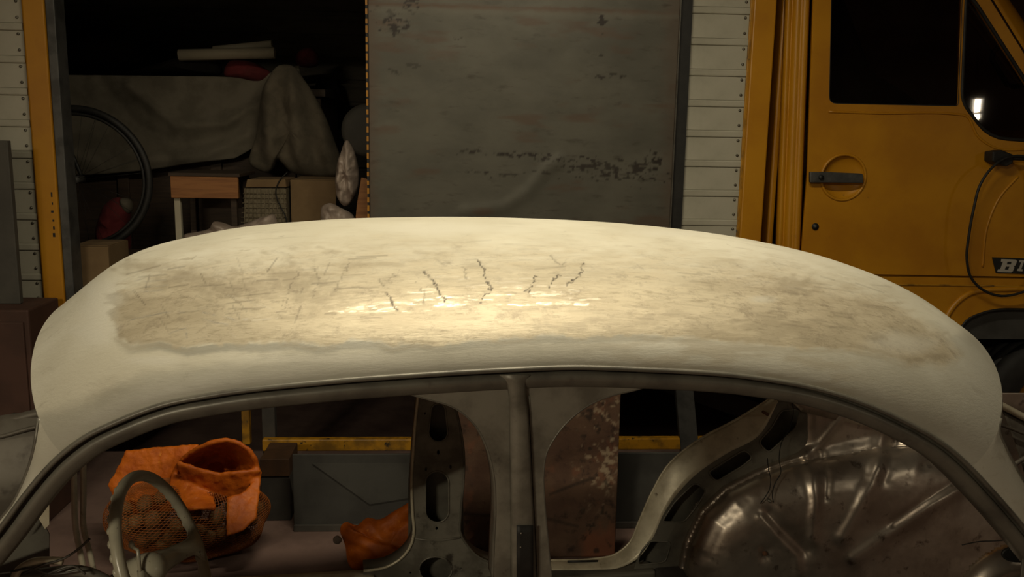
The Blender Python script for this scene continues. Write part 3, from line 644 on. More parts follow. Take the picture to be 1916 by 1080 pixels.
# steering wheel
sw = bpy.data.objects.new('steering_wheel', None); link(sw, car); sw.empty_display_size = .05
sw['label'] = 'ivory steering wheel with moulded finger grips'
cw_ = np.array([-.694, .341, .749]); nw = np.array([.929, -.083, .361]); nw /= np.linalg.norm(nw)
aw = np.cross(nw, [0, 0, 1.]); aw /= np.linalg.norm(aw); bw_ = np.cross(aw, nw); RW = .2
ts = np.linspace(0, 2*math.pi, 160, endpoint=False)
Pr = [cw_+RW*(math.cos(t)*aw+math.sin(t)*bw_) for t in ts]
tube('rim', Pr, .0125, M['wheelpaint'], sw, 14, True)
for k in range(44):
    t = 2*math.pi*k/44; c_ = cw_+(RW+.002)*(math.cos(t)*aw+math.sin(t)*bw_)-nw*.010
    d_ = -math.sin(t)*aw+math.cos(t)*bw_
    tube('finger_grip', [c_-d_*.010, c_-d_*.006, c_, c_+d_*.006, c_+d_*.010], [.002, .0055, .0068, .0055, .002], M['wheelpaint'], sw, 8)
for t in (-.25, math.pi+.25, -math.pi/2):
    e_ = math.cos(t)*aw+math.sin(t)*bw_; f_ = np.cross(nw, e_)
    A_ = [cw_-nw*.045+e_*.03+f_*.028, cw_-nw*.030+e_*.10+f_*.017, cw_-nw*.006+e_*.165+f_*.02, cw_+e_*.195+f_*.05]
    B_ = [cw_-nw*.045+e_*.03-f_*.028, cw_-nw*.030+e_*.10-f_*.017, cw_-nw*.006+e_*.165-f_*.02, cw_+e_*.195-f_*.05]
    ribbon('spoke', A_, B_, M['wheelpaint'], sw, 20, 6, bulge=nw*.006, thick=.012)
tube('hub', [cw_-nw*.075, cw_-nw*.04, cw_-nw*.02, cw_-nw*.005, cw_], [.036, .038, .034, .022, .004], M['wheelpaint'], sw, 24)
tube('steering_column', [cw_-nw*.07, cw_-nw*.75], .019, M['dark_rail'], sw, 12)
hb = C(283, 1066, .22); tube('indicator_stalk', [C(262, 1070, .30), C(258, 1030, .32), C(246, 1022, .33)], .004, M['wheelpaint'], sw, 8)
tube('stalk_knob', [C(249, 1026, .33), C(246, 1019, .33), C(244, 1013, .33)], [.004, .007, .003], M['wheelpaint'], sw, 10)
# cone shaped horn push, bright half / dark half
# body sides that carry the pillars, below and beyond the openings
sheet('front_side_panel', [[(-1.45, 0, .05), (-.99, 0, .05), (-.985, 0, .5), (-.975, 0, .93), (-1.02, 0, .96), (-1.2, 0, .9), (-1.38, 0, .72), (-1.45, 0, .45)]], .07, M['primer'], car, .004)
box('scuttle', (-1.4, .08, .05), (-1.06, .74, .58), M['under'], car, .03)
sheet('rear_side_panel', [[(1.26, 0, .05), (1.75, 0, .05), (1.78, 0, .5), (1.6, 0, .72), (1.36, 0, .80), (1.235, 0, .84)]], .09, M['primer'], car, .004)
# floor pan and near sill carry the shell
box('floor_pan', (-.95, .03, .10), (1.15, CW-.03, .13), M['under'], car)
for v_ in (.0, CW-.08): box('rocker_sill', (-.95, v_, 0), (.75, v_+.08, .2), M['primer'], car, .01)
box('rear_floor', (.75, .05, 0), (1.3, CW-.05, .2), M['under'], car, .01)

# ================================================================== THE TRUCK
truck = empty('box_truck', TR, 'yellow cab truck with white ribbed cargo box and open side door', 'truck')
FLOOR_W = .92
UL0, UL1, UR0, UR1 = -2.95, -2.085, .765, 1.028
PITCHB = .1335
# box shell
box('box_floor', (UL0, .02, FLOOR_W-.06), (1.12, 2.15, FLOOR_W), M['wood_d'], truck)
box('box_back_wall', (UL0, 2.15, FLOOR_W-.06), (1.12, 2.19, 2.8), M['inside'], truck)
for k in range(12): box('lining_slat', (UL0+.02, 2.125, 1.0+k*.145), (1.1, 2.15, 1.12+k*.145), M['inside'], truck)
box('box_end_wall', (UL0-.03, .0, FLOOR_W-.06), (UL0, 2.19, 2.8), M['inside'], truck)
box('box_front_wall', (1.09, .03, FLOOR_W-.06), (1.12, 2.19, 2.8), M['inside'], truck)
box('box_roof', (UL0-.03, -.02, 2.8), (1.14, 2.2, 2.84), M['white'], truck)
box('door_header', (UL0, -.02, 2.62), (1.13, .03, 2.8), M['yellow'], truck); box('header_shade_panel', (-1.98, .0, 2.32), (UR0, .03, 2.62), M['white'], truck)  # lower panel is out of view, added to shade the cargo
wall_l = box('lining_sheet', (UL0, .018, FLOOR_W-.1), (UL1, .03, 2.62), M['inside'], truck)
box('lining_sheet', (UR0-.02, .018, FLOOR_W-.1), (UR1, .03, 2.62), M['inside'], truck)
def board_mesh(u0_, u1_):
    # flat board with a proud double-edged bead along its upper edge
    prof = [(.0, .0), (.0995, .0), (.1005, .0028), (.102, .0), (.1035, -.005), (.108, -.0065), (.126, -.0065), (.1305, -.005), (.132, .001), (.1335, .003)]
    V = []
    for u in (u0_, u1_):
        for w, v in prof: V.append((u, v, w))
        for w, v in ((.1335, .016), (0, .016)): V.append((u, v, w))
    n = len(prof)+2
    return V, [(i, (i+1) % n, n+(i+1) % n, n+i) for i in range(n)]+[tuple(range(n)), tuple(range(n, 2*n))]
rv = None
def rivet(name, loc, mt, parent, r=.0062, share={}):
    key = (r, mt.name)
    if key not in share:
        V = []; n = 10; h = [(1, 0), (.9, -.45), (.55, -.75)]
        for a, b in h: V += [(r*a*math.cos(2*math.pi*k/n), r*b, r*a*math.sin(2*math.pi*k/n)) for k in range(n)]
        V.append((0, -r*.85, 0)); Fc = gridfaces(3, n, True)+[(2*n+k, 2*n+(k+1) % n, 3*n) for k in range(n)]
        o = mk(name, V, Fc, mt, parent); share[key] = o.data
    else: o = link(bpy.data.objects.new(name, share[key]), parent)
    o.location = loc; return o
for (ua, ub, edge_u, w0) in ((UL0, UL1, UL1-.022, .772), (UR0, UR1, UR1-.018, .781)):
    first = None
    for k in range(13):
        if first is None:
            V, Fc = board_mesh(ua, ub); o = mk('side_board', V, Fc, M['white'], truck, False); first = o
        else: o = link(bpy.data.objects.new('side_board', first.data), truck)
        o.location = (0, 0, w0+k*PITCHB)
        for j in range(2): rivet('rivet', (edge_u, .0 if j == 0 else .0, w0+k*PITCHB+.022+j*.066), M['rivet'], truck, .0068)
# corner posts
pl = [(45, 0), (88, 0), (130, 620), (84, 620)]
uA, uB = T(44, 0)[0], T(85, 0)[0]; uC = T(103, 0)[0]
bx_ = box('corner_post', (uA, -.022, .80), (uB, .05, 2.62), M['yellow'], truck, .006)
box('post_edge_bead', (uA-.006, -.012, .80), (uA+.018, .0, 2.62), M['yellow_d'], truck, .003)
box('opening_jamb', (uB+.001, -.012, .80), (uC, .09, 2.62), M['steel_grey'], truck, .004)
for k in range(6): 
    z_ = 1.20+k*.035+random.uniform(0, .01); box('paint_chip', (uB-.026+random.uniform(-.004, .004), -.0235, z_), (uB-.019, -.0215, z_+random.uniform(.008, .022)), M['black'], truck, 0)
uD, uE = T(1409, 0)[0], T(1451, 0)[0]
box('corner_post', (uD, -.022, .80), (uE, .04, 2.62), M['yellow'], truck, .006)
box('post_edge_bead', (uD-.012, -.010, .80), (uD+.006, .004, 2.62), M['yellow_d'], truck, .003)
box('post_side_face', (uE-.012, .042, .80), (uE, 2.15, 2.62), M['yellow'], truck, .003)
# sliding door leaf
L0, L1 = T(692, 100)[0], T(1262, 100)[0]; LV = -.045
nu, nw_ = 300, 230
uu, ww = np.meshgrid(np.linspace(L0, L1, nu), np.linspace(.86, 2.6, nw_))
P = np.stack([uu, np.full_like(uu, LV), ww], -1); px, py = proj(TR.wor(P.reshape(-1, 3)))
dent = linedist(px, py, [(870, 395), (940, 388), (985, 360), (1020, 318), (1045, 300)]).reshape(uu.shape)
P[..., 1] += -.004*np.exp(-(dent/12)**2)+(fbm(uu*3, ww*3, 61)-.5)*.006
leaf = patch('sliding_door', P, M['leaf'], truck, .02, 1)
nz = fbm(px/16, py/8, 62); n3 = fbm(px/9, py/4, 63)
scr = np.zeros_like(px)
for bx, by, a, b, st in ((742, 50, 26, 14, 1), (772, 5, 16, 12, 1), (735, 22, 30, 10, .5), (1125, 40, 7, 16, 1), (1122, 105, 5, 5, .8), (1138, 145, 26, 6, .9), (880, 284, 20, 4, .9), (965, 290, 45, 5, 1), (1018, 296, 26, 7, 1), (1100, 296, 26, 5, 1), (890, 322, 30, 4, .9), (940, 326, 30, 4, .7), (1010, 323, 20, 4, .7), (1080, 310, 30, 12, .9), (1140, 312, 45, 14, .8), (1190, 318, 50, 18, .9), (1225, 310, 12, 22, 1), (1160, 332, 70, 6, .9), (735, 133, 12, 6, .6), (775, 122, 12, 8, .5), (855, 72, 8, 4, .5)):
    scr = np.maximum(scr, st*sstep(1.0, .6, np.hypot((px-bx)/a, (py-by)/b)*.8+(n3-.36)*3.2))
rust = .75*sstep(7, 0, np.abs(linedist(px, py, [(690, 8), (860, 15), (1060, 19), (1270, 27)])+(nz-.5)*8))
rust = np.maximum(rust, .45*sstep(30, 0, px-690+(nz-.5)*20)); rust = np.maximum(rust, .5*sstep(.62, .8, fbm(px/90, py/22, 66)))
rust = np.maximum(rust, .35*sstep(40, 0, 1262-px+(nz-.5)*30))
pale = (.35*sstep(10, 2, np.abs(py-18-(px-690)*.022)))
for nm, a_ in (('scrape', scr), ('rust', rust), ('pale', pale)): addattr(leaf, nm, a_)
box('door_edge_strip', (L0-.012, LV-.004, .86), (L0-.001, LV+.03, 2.6), M['black'], truck, 0)
for k in range(46):
    z_ = .88+k*.038; box('edge_marking', (L0-.0125, LV-.0055, z_), (L0-.0035, LV-.004, z_+random.uniform(.018, .03)), M['yellow'], truck, 0)
box('door_edge_trim', (L1-.001, LV-.006, .86), (L1+.010, LV+.03, 2.6), M['alu'], truck, .002)
box('door_gap_dark', (L1+.010, LV+.02, .80), (UR0, .03, 2.62), M['black'], truck, 0)  # black strip fills the open gap in place of its shade
for y in (43, 100, 158, 214, 269, 324, 380): rivet('rivet', T(700, y, LV-.004), M['rivet_b'], truck, .006)
for x, y in ((724, 46), (793, 46), (849, 47), (909, 49), (967, 53), (1024, 55), (1080, 57), (1139, 59), (1194, 61)): rivet('rivet', T(x, y, LV-.004), M['rivet_b'], truck, .005)
for x, y in ((1254, 64), (1250, 130), (1248, 178), (1243, 232), (1240, 288), (1236, 345), (1231, 398)): rivet('rivet', T(x, y, LV-.004), M['rivet_b'], truck, .006)
# bottom frame and chassis
box('bottom_rail', (UL0, -.02, .80), (1.12, .03, .855), M['yellow_d'], truck, .004)
box('wooden_bumper', (UL0, -.03, .69), (1.0, .05, .745), M['wood'], truck, .005)
box('lower_skirt', (UL0, .03, .745), (1.12, .05, .80), M['under'], truck, 0)
for v_ in (.65, 1.45): box('chassis_rail', (UL0, v_, .55), (3.2, v_+.08, .75), M['under'], truck, .004)
for k in range(7): box('cross_beam', (UL0+.2+k*.6, .05, .76), (UL0+.28+k*.6, 2.1, .86), M['under'], truck, .004)
y0, y1 = T(600, 842, .05)[2], T(600, 820, .05)[2]
uk = T(492, 830, .05)[0]
box('side_guard_rail', (uk, .03, y0), (1.25, .07, y1), M['yellow_d'], truck, .006)
pu = T(460, 790, .05)[0]; box('side_guard_post', (pu-.018, .04, y0+.03), (pu+.018, .08, .70), M['yellow_d'], truck, .004)
for x in (505, 1000): u_ = T(x, 830, .09)[0]; box('guard_bracket', (u_-.03, .07, .15), (u_+.03, .12, .80), M['under'], truck, .004)
prism('support_leg', [T(x, y, .02) for x, y in ((1262, 700), (1295, 700), (1310, 860), (1276, 860))], .04, M['steel_grey'], truck, .004)
# wheels
def truck_wheel(c, r, wdt):
    e = bpy.data.objects.new('wheel', None); link(e, truck); e.location = c
    prof = [(r*.6, 0), (r*.72, -.01), (r*.9, -.012), (r*.96, 0), (r, .02), (r, wdt*.3), (r*.975, wdt*.31), (r*.975, wdt*.37), (r, wdt*.38), (r, wdt*.64), (r*.975, wdt*.65), (r*.975, wdt*.71), (r, wdt*.72), (r, wdt-.02), (r*.9, wdt+.01), (r*.6, wdt)]
    n = 56; V = [(a*math.cos(2*math.pi*k/n), b, a*math.sin(2*math.pi*k/n)) for a, b in prof for k in range(n)]
    mk('tyre', V, gridfaces(len(prof), n, True), M['tire'], e)
    prof = [(.02, .02), (r*.3, .02), (r*.36, .05), (r*.5, .06), (r*.58, .01), (r*.61, .0), (r*.61, wdt)]
    V = [(a*math.cos(2*math.pi*k/n), b, a*math.sin(2*math.pi*k/n)) for a, b in prof for k in range(n)]
    mk('rim', V, gridfaces(len(prof), n, True), M['yellow_d'], e)
wr = .37
c0 = T(1985, 700, .10); truck_wheel((c0[0], .10, wr), wr, .2); truck_wheel((c0[0], 1.85, wr), wr, .2)
truck_wheel((-2.3, .14, wr), wr, .22); truck_wheel((-2.3, 1.8, wr), wr, .22)
# cab ----------------------------------------------------------------
DV = .01
door_out = rpoly([(1529, -170), (1735, -200), (1836, -28), (2020, 268), (2016, 520), (1499, 511), (1502, 458), (1512, 328)], [20, 30, 10, 20, 12, 8, 0, 0])
win = rpoly([(1558, -150), (1551, 194), (1794, 199), (1806, -130)], [20, 14, 8, 20])
qwin = rpoly([(1808, -14), (1799, 190), (1850, 258), (1992, 268), (1916, 147), (1826, 6)], [6, 20, 34, 14, 0, 10])
dish = ellipse(1578, 332, 40, 41, 40)
door = sheet('cab_door', [[T(x, y, DV) for x, y in L] for L in (door_out, win, qwin, dish)], DV, M['yellow'], truck, .03)
def dpart(o): o.parent = door; return o
dpart(prism('door_window', [T(x, y, DV+.012) for x, y in win], .004, M['glass'])); 
_q = [T(x, y, DV+.010) for x, y in qwin]; _wb = min(p[2] for p in _q)      # the quarter pane leans in with the cab side
dpart(prism('quarter_window', [p+np.array([0, (p[2]-_wb)*math.tan(math.radians(5)), 0]) for p in _q], .004, M['glass']))
dpart(tube('window_seal', [T(x, y, DV+.004) for x, y in win], .0042, M['black'], None, 8, True))
dpart(tube('quarter_window_seal', [T(x, y, DV+.002) for x, y in qwin], .0085, M['black'], None, 8, True))
dc = T(1578, 332, DV); rd = T(1618, 332, DV)[0]-dc[0]
V = []; n = 40; prf = [(1.0, -.001), (.96, .006), (.85, .016), (.6, .025), (.3, .028), (.02, .029)]
for a, b in prf: V += [(dc[0]+rd*a*math.cos(2*math.pi*k/n), DV+b, dc[2]+rd*a*math.sin(2*math.pi*k/n)) for k in range(n)]
dpart(mk('handle_dish', V, gridfaces(len(prf), n, True), M['yellow'], None))
dpart(tube('dish_rim', [(dc[0]+rd*1.03*math.cos(2*math.pi*k/n), DV, dc[2]+rd*1.03*math.sin(2*math.pi*k/n)) for k in range(n)], .007, M['yellow'], None, 8, True))
hd = prism('door_handle', [T(x, y, DV-.035) for x, y in ((1516, 322), (1548, 322), (1614, 325), (1616, 329), (1616, 343), (1550, 342), (1516, 342))], .02, M['steel_grey'], None, .004); dpart(hd)
k_ = T(1536, 332, DV-.036); o = tube('lock_button', [k_, k_-[0, .008, 0]], .0115, M['black'], None, 14); o.parent = hd
k_ = T(1525, 424, DV); dpart(tube('key_lock', [k_+[0, .004, 0], k_-[0, .006, 0]], .016, M['black'], None, 16)); dpart(tube('key_slot', [k_-[0, .006, 0], k_-[0, .0075, 0]], .007, M['steel_grey'], None, 12))
dpart(tube('waist_crease', [T(x, y, DV) for x, y in ((1550, 209), (1640, 212), (1790, 214), (1806, 216), (1830, 256), (1860, 276), (1930, 280))], .006, M['yellow'], None, 8, smooth_n=40))
dpart(tube('pressed_line', [T(x, y, DV+.001) for x, y in ((1905, 330), (1870, 370), (1848, 420), (1838, 500))], .006, M['yellow'], None, 8, smooth_n=30))
box('door_sill', (1.26, .042, .9), (2.74, .058, 1.2), M['yellow'], truck, 0)
# badge with letters
bd = prism('badge', [T(x, y, DV-.006) for x, y in ((1857, 482), (1990, 486), (1990, 516), (1864, 511))], .006, M['black'], None, .001); dpart(bd)
def glyph(polys, name='badge_letter'):
    o = sheet(name, [[T(x, y, DV-.0085) for x, y in pl_] for pl_ in polys], DV-.0085, M['letter'], None, .002); o.parent = bd
glyph([[(1874, 485), (1901, 486), (1903, 489), (1900, 497), (1897, 498), (1898, 501), (1895, 508), (1892, 510), (1866, 509), (1868, 504), (1872, 504), (1877, 490), (1873, 490)], [(1885, 490), (1893, 490), (1892, 495), (1884, 495)], [(1882, 499), (1889, 499), (1887, 505), (1880, 505)]])
glyph([[(1908, 487), (1917, 487), (1911, 504), (1914, 504), (1913, 508), (1903, 507), (1905, 503), (1907, 503), (1911, 491), (1907, 491)]])
# cab body around the door
def cabstrip(name, xs_top, xs_bot, y_t, y_b, prof, mt):
    n = len(prof); G = []
    for t in np.linspace(0, 1, 12):
        y = y_t+(y_b-y_t)*t; a = xs_top[0]+(xs_bot[0]-xs_top[0])*t; b = xs_top[1]+(xs_bot[1]-xs_top[1])*t
        G.append([T(a+(b-a)*s, y, DV+v) for s, v in prof])
    return patch(name, G, mt, truck, .002, 1)
cabstrip('cab_rear_pillar', (1474, 1521), (1444, 1490), -150, 640, [(0, .09), (.04, .05), (.12, .03), (.22, .026), (.26, .034), (.32, .036), (.36, .026), (.5, .012), (.62, .008), (.68, .018), (.74, .006), (.88, .002), (.95, .004), (1.0, .03)], M['yellow'])
box('cab_rear_wall', (1.21, .10, .8), (1.24, 2.1, 2.6), M['yellow'], truck, .01)
for k in range(5): tube('cab_louvre', [T(1452, 236+k*9, .16), T(1474, 236+k*9, .16)], .006, M['yellow_d'], truck, 8)
sheet('cab_sill_panel', [[T(x, y, DV) for x, y in [(1492, 516), (2060, 524), (2060, 581), (1916, 580), (1880, 580), (1856, 582), (1832, 588), (1811, 598), (1794, 620), (1782, 660), (1778, 760), (1480, 760)]]], DV, M['yellow'], truck, .02)
tube('sill_crease', [T(x, y, DV-.001) for x, y in ((1500, 530), (1700, 533), (1800, 534), (1900, 536), (2060, 538))], .005, M['yellow_d'], truck, 8)
tube('arch_bulge', [T(x, y, DV+.002) for x, y in ((1752, 640), (1768, 598), (1790, 566), (1812, 550), (1840, 543), (1880, 541), (2060, 543))], .014, M['yellow'], truck, 10, smooth_n=40)
tube('arch_lip', [T(x, y, DV) for x, y in ((1778, 700), (1786, 645), (1811, 598), (1832, 588), (1858, 581), (1916, 579), (2060, 580))], .006, M['black'], truck, 8, smooth_n=40)
prism('arch_liner', [T(x, y, .06) for x, y in ((1760, 560), (2080, 560), (2080, 636), (1760, 634))], .02, M['flap'], truck)
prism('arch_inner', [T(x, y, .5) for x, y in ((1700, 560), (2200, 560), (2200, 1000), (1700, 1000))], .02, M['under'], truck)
ribbon('windscreen_pillar', [T(x, y, DV+.005) for x, y in ((1722, -210), (1842, -28), (1920, 98), (2026, 262))], [T(x, y, DV+.12) for x, y in ((1745, -210), (1868, -28), (1922, 50), (2050, 232))], M['yellow'], truck, 24, 8, bulge=(.012, -.015, .01))
tube('gutter', [T(x, y, DV+.03) for x, y in ((1722, -230), (1850, -36), (1926, 84), (2036, 252))], .006, M['yellow_d'], truck, 8)
box('cab_roof', (1.2, .0, 2.72), (2.0, 2.1, 2.76), M['yellow'], truck, .01)
far_out = [(1.24, 0, .9), (2.75, 0, .9), (2.75, 0, 1.7), (2.0, 0, 2.72), (1.24, 0, 2.72)]
far_hole = [(1.40, 0, 1.80), (2.55, 0, 1.80), (2.0, 0, 2.62), (1.40, 0, 2.62)]
sheet('cab_far_side', [far_out, far_hole], 2.08, M['yellow_d'], truck, .02)
box('cab_floor', (1.24, .05, .9), (2.75, 2.08, .94), M['under'], truck, 0)
box('cab_nose', (2.75, .0, .6), (2.8, 2.1, 1.75), M['yellow'], truck, .02)
seat = lump('cab_seat', [(1540, -60), (1568, -10), (1590, 50), (1625, 130), (1660, 168), (1715, 196), (1740, 240), (1530, 240)], TR, .45, .12, M['cloth_d'], truck, amp=.01, back=2.5)
# grab handle inside the quarter window
tube('grab_handle', [T(x, y, .07) for x, y in ((1872, 82), (1858, 98), (1856, 112), (1884, 158), (1898, 162), (1926, 158))], .012, M['black'], truck, 8)
tube('grab_handle_post', [T(x, y, .075) for x, y in ((1812, -10), (1866, 76), (1926, 168), (1975, 250))], .014, M['black'], truck, 8)
# mirror bracket on the cab front corner, hose loop hanging from it
prism('mirror_bracket', [T(x, y, -.06) for x, y in ((1858, 284), (1876, 281), (1898, 290), (1896, 306), (1884, 312), (1868, 308), (1857, 302))], .07, M['black'], truck, .006)
tube('mirror_arm', [T(x, y, -.05) for x, y in ((1890, 296), (1930, 298), (1990, 290))], .009, M['black'], truck, 10)
tag(tube('hose_loop', [(TR.wor(T(x, y, v))) for x, y, v in ((2010, 470, -.10), (1975, 330, -.10), (1940, 299, -.075), (1905, 292, -.072), (1882, 296, -.075), (1856, 314, -.085), (1834, 346, -.09), (1822, 390, -.09), (1813, 440, -.08), (1809, 485, -.07), (1817, 520, -.06), (1840, 543, -.055), (1874, 554, -.055), (1910, 548, -.06), (1960, 520, -.07), (2010, 470, -.095))], .0062, M['black'], None, 8, smooth_n=90),
    'thin black hose hanging in a loop over the yellow cab door', 'hose')

# ================================================================== CARGO INSIDE THE BOX
def thing(o, fr, label, cat, group=None): place(o, fr); tag(o, label, cat, group); return rebase(o)
# chest under the canvas
v0c, v1c = 1.0, 1.7
ch = empty('storage_chest', TR, 'dark wooden chest under the dusty canvas sheet in the truck', 'chest', at=(0, 0, 0))
box('chest_body', (-2.5, v0c, FLOOR_W), (-1.0, v1c, 1.86), M['wood_d'], ch); box('chest_lid', (-2.53, v0c-.03, 1.86), (-.97, v1c+.03, 1.90), M['wood_d'], ch)
for u_ in (-2.1, -1.6, -1.2): box('chest_batten', (u_, v0c-.02, FLOOR_W), (u_+.06, v0c, 1.86), M['wood_d'], ch)
# canvas: front hang with swags
nx, ny = 130, 60; G = []
xs_ = np.linspace(102, 560, nx)
bt = np.interp(xs_, [102, 200, 280, 360, 440, 500, 530, 560], [330, 325, 318, 306, 296, 262, 225, 190])
tp = np.interp(xs_, [102, 200, 400, 480, 530, 560], [140, 141, 143, 146, 128, 122])
for s in np.linspace(0, 1, ny):
    row = []
    for x, b, t_ in zip(xs_, bt, tp):
        y = t_+(b-t_)*s
        sw_ = 0
        for d_, a_, w_ in ((linedist(np.array(x), np.array(y), [(240, 160), (330, 235), (420, 232), (500, 180), (545, 140)]), .03, 12), (linedist(np.array(x), np.array(y), [(280, 300), (380, 292), (460, 250), (520, 170)]), .035, 14), (linedist(np.array(x), np.array(y), [(190, 150), (250, 230), (330, 270), (430, 262), (500, 210)]), -.02, 13)): sw_ += a_*math.exp(-(float(d_)/w_)**2)
        row.append(T(x, y, .955-.05*s-sw_+.012*(float(fbm(np.array(x/40.), np.array(y/40.), 90))-.5)))
    G.append(row)
top_rows = [[(p[0], v0c+.75*k, 1.915+.004*math.sin(i*.5)) for i, p in enumerate(G[0])] for k in (1., .66, .33, .0)]
cv_ = patch('canvas_sheet', np.array(top_rows+G, dtype=object).astype(float), M['cloth'], None, .004)
thing(cv_, TR, 'dusty grey canvas sheet draped in swags over a chest inside the truck', 'canvas')
fold = lambda u, w: -.03*np.sin(u*42+w*4)
thing(lump('blanket', [(500, 150), (522, 122), (545, 122), (570, 150), (600, 200), (625, 260), (640, 325), (590, 330), (545, 322), (520, 300), (505, 322), (470, 310), (480, 250)], TR, .80, .10, M['fur'], amp=.03, fold=fold, seed=3, back=.6), TR, 'shaggy brown blanket hanging in heavy folds beside the canvas', 'blanket')
thing(lump('coat', [(600, 150), (625, 150), (640, 200), (640, 330), (600, 330), (590, 240)], TR, 1.95, .08, M['cloth_d'], amp=.02, fold=fold, seed=5), TR, 'dark coat hanging behind the shaggy brown blanket', 'coat')
# paper rolls on the chest
def roll(x0_, x1_, ya, yb, v, r, label):
    a, b = T(x0_, ya, v), T(x1_, yb, v); d = (b-a)/np.linalg.norm(b-a); n = 24
    w_ = np.cross(d, [0, 1., 0]); w_ /= np.linalg.norm(w_); q = np.cross(w_, d); V = []
    for c, rr in ((a, r), (b, r), (b, r*.82), (a, r*.82)):
        V += [c+rr*(math.cos(2*math.pi*k/n)*w_+math.sin(2*math.pi*k/n)*q) for k in range(n)]
    Fc = gridfaces(4, n, True)+[(3*n+k, 3*n+(k+1) % n, (k+1) % n, k) for k in range(n)]
    thing(mk('paper_roll', V, Fc, M['paper']), TR, label, 'paper roll', 'paper rolls on the chest')
roll(335, 514, 103, 99, .98, .030, 'thicker pale paper roll lying on clothes above the canvas')
roll(400, 509, 95, 84, 1.12, .025, 'thinner paper roll behind the thicker pale roll')
thing(lump('dark_bundle', [(112, 138), (120, 90), (160, 66), (215, 62), (250, 75), (262, 110), (330, 118), (336, 132), (260, 134), (180, 134)], TR, 1.4, .12, M['cloth_d'], amp=.03, seed=11), TR, 'large bundle of black clothes on top of the canvas covered chest', 'bundle')
thing(lump('dark_jacket', [(240, 136), (300, 118), (380, 104), (402, 106), (412, 118), (416, 134), (360, 135), (300, 135)], TR, 1.13, .10, M['cloth_d'], amp=.03, seed=12), TR, 'crumpled dark jacket under the pale paper rolls', 'jacket')
thing(lump('red_cloth', [(420, 141), (428, 116), (455, 113), (490, 124), (508, 140), (498, 151), (450, 148)], TR, .99, .08, M['redcloth'], amp=.02, seed=13), TR, 'dull red cloth on the chest below the paper rolls', 'cloth')
thing(lump('red_hat', [(552, 118), (560, 96), (580, 90), (596, 104), (596, 120)], TR, 1.55, .08, M['redcloth'], amp=.02, seed=14), TR, 'dark red hat high behind the brown blanket', 'hat')
# bicycle front half
bk = empty('bicycle', TR, 'old bicycle with thin dark wheel leaning inside the truck opening', 'bicycle')
bc = T(146, 336, .42); br = .335
bk.location = TR.wor(np.array([bc[0], bc[1], bc[2]-br-.012])); O_ = np.array([0, 0, br+.012])
cir = [O_+[br*math.cos(t), 0, br*math.sin(t)] for t in np.linspace(0, 2*math.pi, 72, endpoint=False)]
tube('tyre', cir, .017, M['black'], bk, 10, True)
tube('rim', [O_+(c-O_)*.925 for c in cir], .008, M['black'], bk, 8, True)
tube('hub', [O_-[0, .05, 0], O_+[0, .05, 0]], .018, M['steel_grey'], bk, 12)
for k in range(28):
    t = 2*math.pi*k/28; s = .03*(-1)**k; tube('spoke', [O_+[.015*math.cos(t), s, .015*math.sin(t)], O_+[br*.92*math.cos(t+.12*(-1)**(k//2)), 0, br*.92*math.sin(t+.12*(-1)**(k//2))]], .0008, M['black'], bk, 5)
for s in (-1, 1): tube('fork_blade', [O_+[0, s*.055, 0], O_+[-.10, s*.05, .28], O_+[-.14, s*.03, .40]], .010, M['black'], bk, 8, smooth_n=12)
tube('head_tube', [O_+[-.14, 0, .38], O_+[-.20, 0, .56]], .018, M['black'], bk, 10)
tube('handlebar', [O_+[-.20, -.26, .62], O_+[-.20, -.20, .62], O_+[-.21, 0, .58], O_+[-.20, .2, .62], O_+[-.20, .26, .62]], .011, M['steel_grey'], bk, 8, smooth_n=20)
tube('bell', [O_+[-.185, -.12, .55], O_+[-.185, -.12, .57], O_+[-.185, -.12, .585]], [.02, .02, .006], M['alu'], bk, 12)
tube('down_tube', [O_+[-.15, 0, .42], O_+[-.62, 0, .0]], .016, M['black'], bk, 8); tube('top_tube', [O_+[-.19, 0, .53], O_+[-.70, 0, .52]], .014, M['black'], bk, 8)
pz = bc[2]-br-.03
pal = empty('pallet_crate', TR, 'low wooden crate under the bicycle wheel in the truck', 'crate', at=(bc[0], .42, FLOOR_W))
for k in range(4): box('slat', (-.55, -.02, .012+k*.035), (.4, .2, .012+k*.035+.03), M['wood_d'], pal)
for u_ in (-.5, .34): box('post', (u_, 0, 0), (u_+.05, .18, pz-FLOOR_W), M['wood_d'], pal)
thing(lump('red_bag', [(182, 452), (186, 410), (200, 380), (222, 369), (240, 380), (243, 420), (240, 470), (200, 475)], TR, .62, .09, M['redcloth'], amp=.03, seed=21), TR, 'dark red bag standing behind the bicycle wheel', 'bag')
thing(lump('grey_rag', [(226, 372), (245, 374), (248, 392), (240, 400), (228, 390)], TR, .60, .04, M['cloth'], amp=.01, seed=22), TR, 'small grey rag on top of the dark red bag', 'rag')
# cardboard carton at the left end
def carton(name, pxs, v, dpt, mt, label, wbot=FLOOR_W, flap=False):
    P = [T(x, y, v) for x, y in pxs]; u0_ = min(p[0] for p in P); u1_ = max(p[0] for p in P); w1_ = max(p[2] for p in P)
    e = empty(name, TR, label, 'box', at=(u0_, v, wbot)); W_, Hh = u1_-u0_, w1_-wbot; t_ = .006
    box('front_panel', (0, 0, 0), (W_, t_, Hh), mt, e, .002); box('back_panel', (0, dpt-t_, 0), (W_, dpt, Hh), mt, e, .002)
    box('side_panel', (0, t_, 0), (t_, dpt-t_, Hh), mt, e, .002); box('side_panel', (W_-t_, t_, 0), (W_, dpt-t_, Hh), mt, e, .002)
    box('flap', (.004, .01, Hh), (W_-.004, dpt*.5-.003, Hh+.004), mt, e, .001); box('flap', (.004, dpt*.5+.003, Hh), (W_-.004, dpt-.01, Hh+.004), mt, e, .001); return e
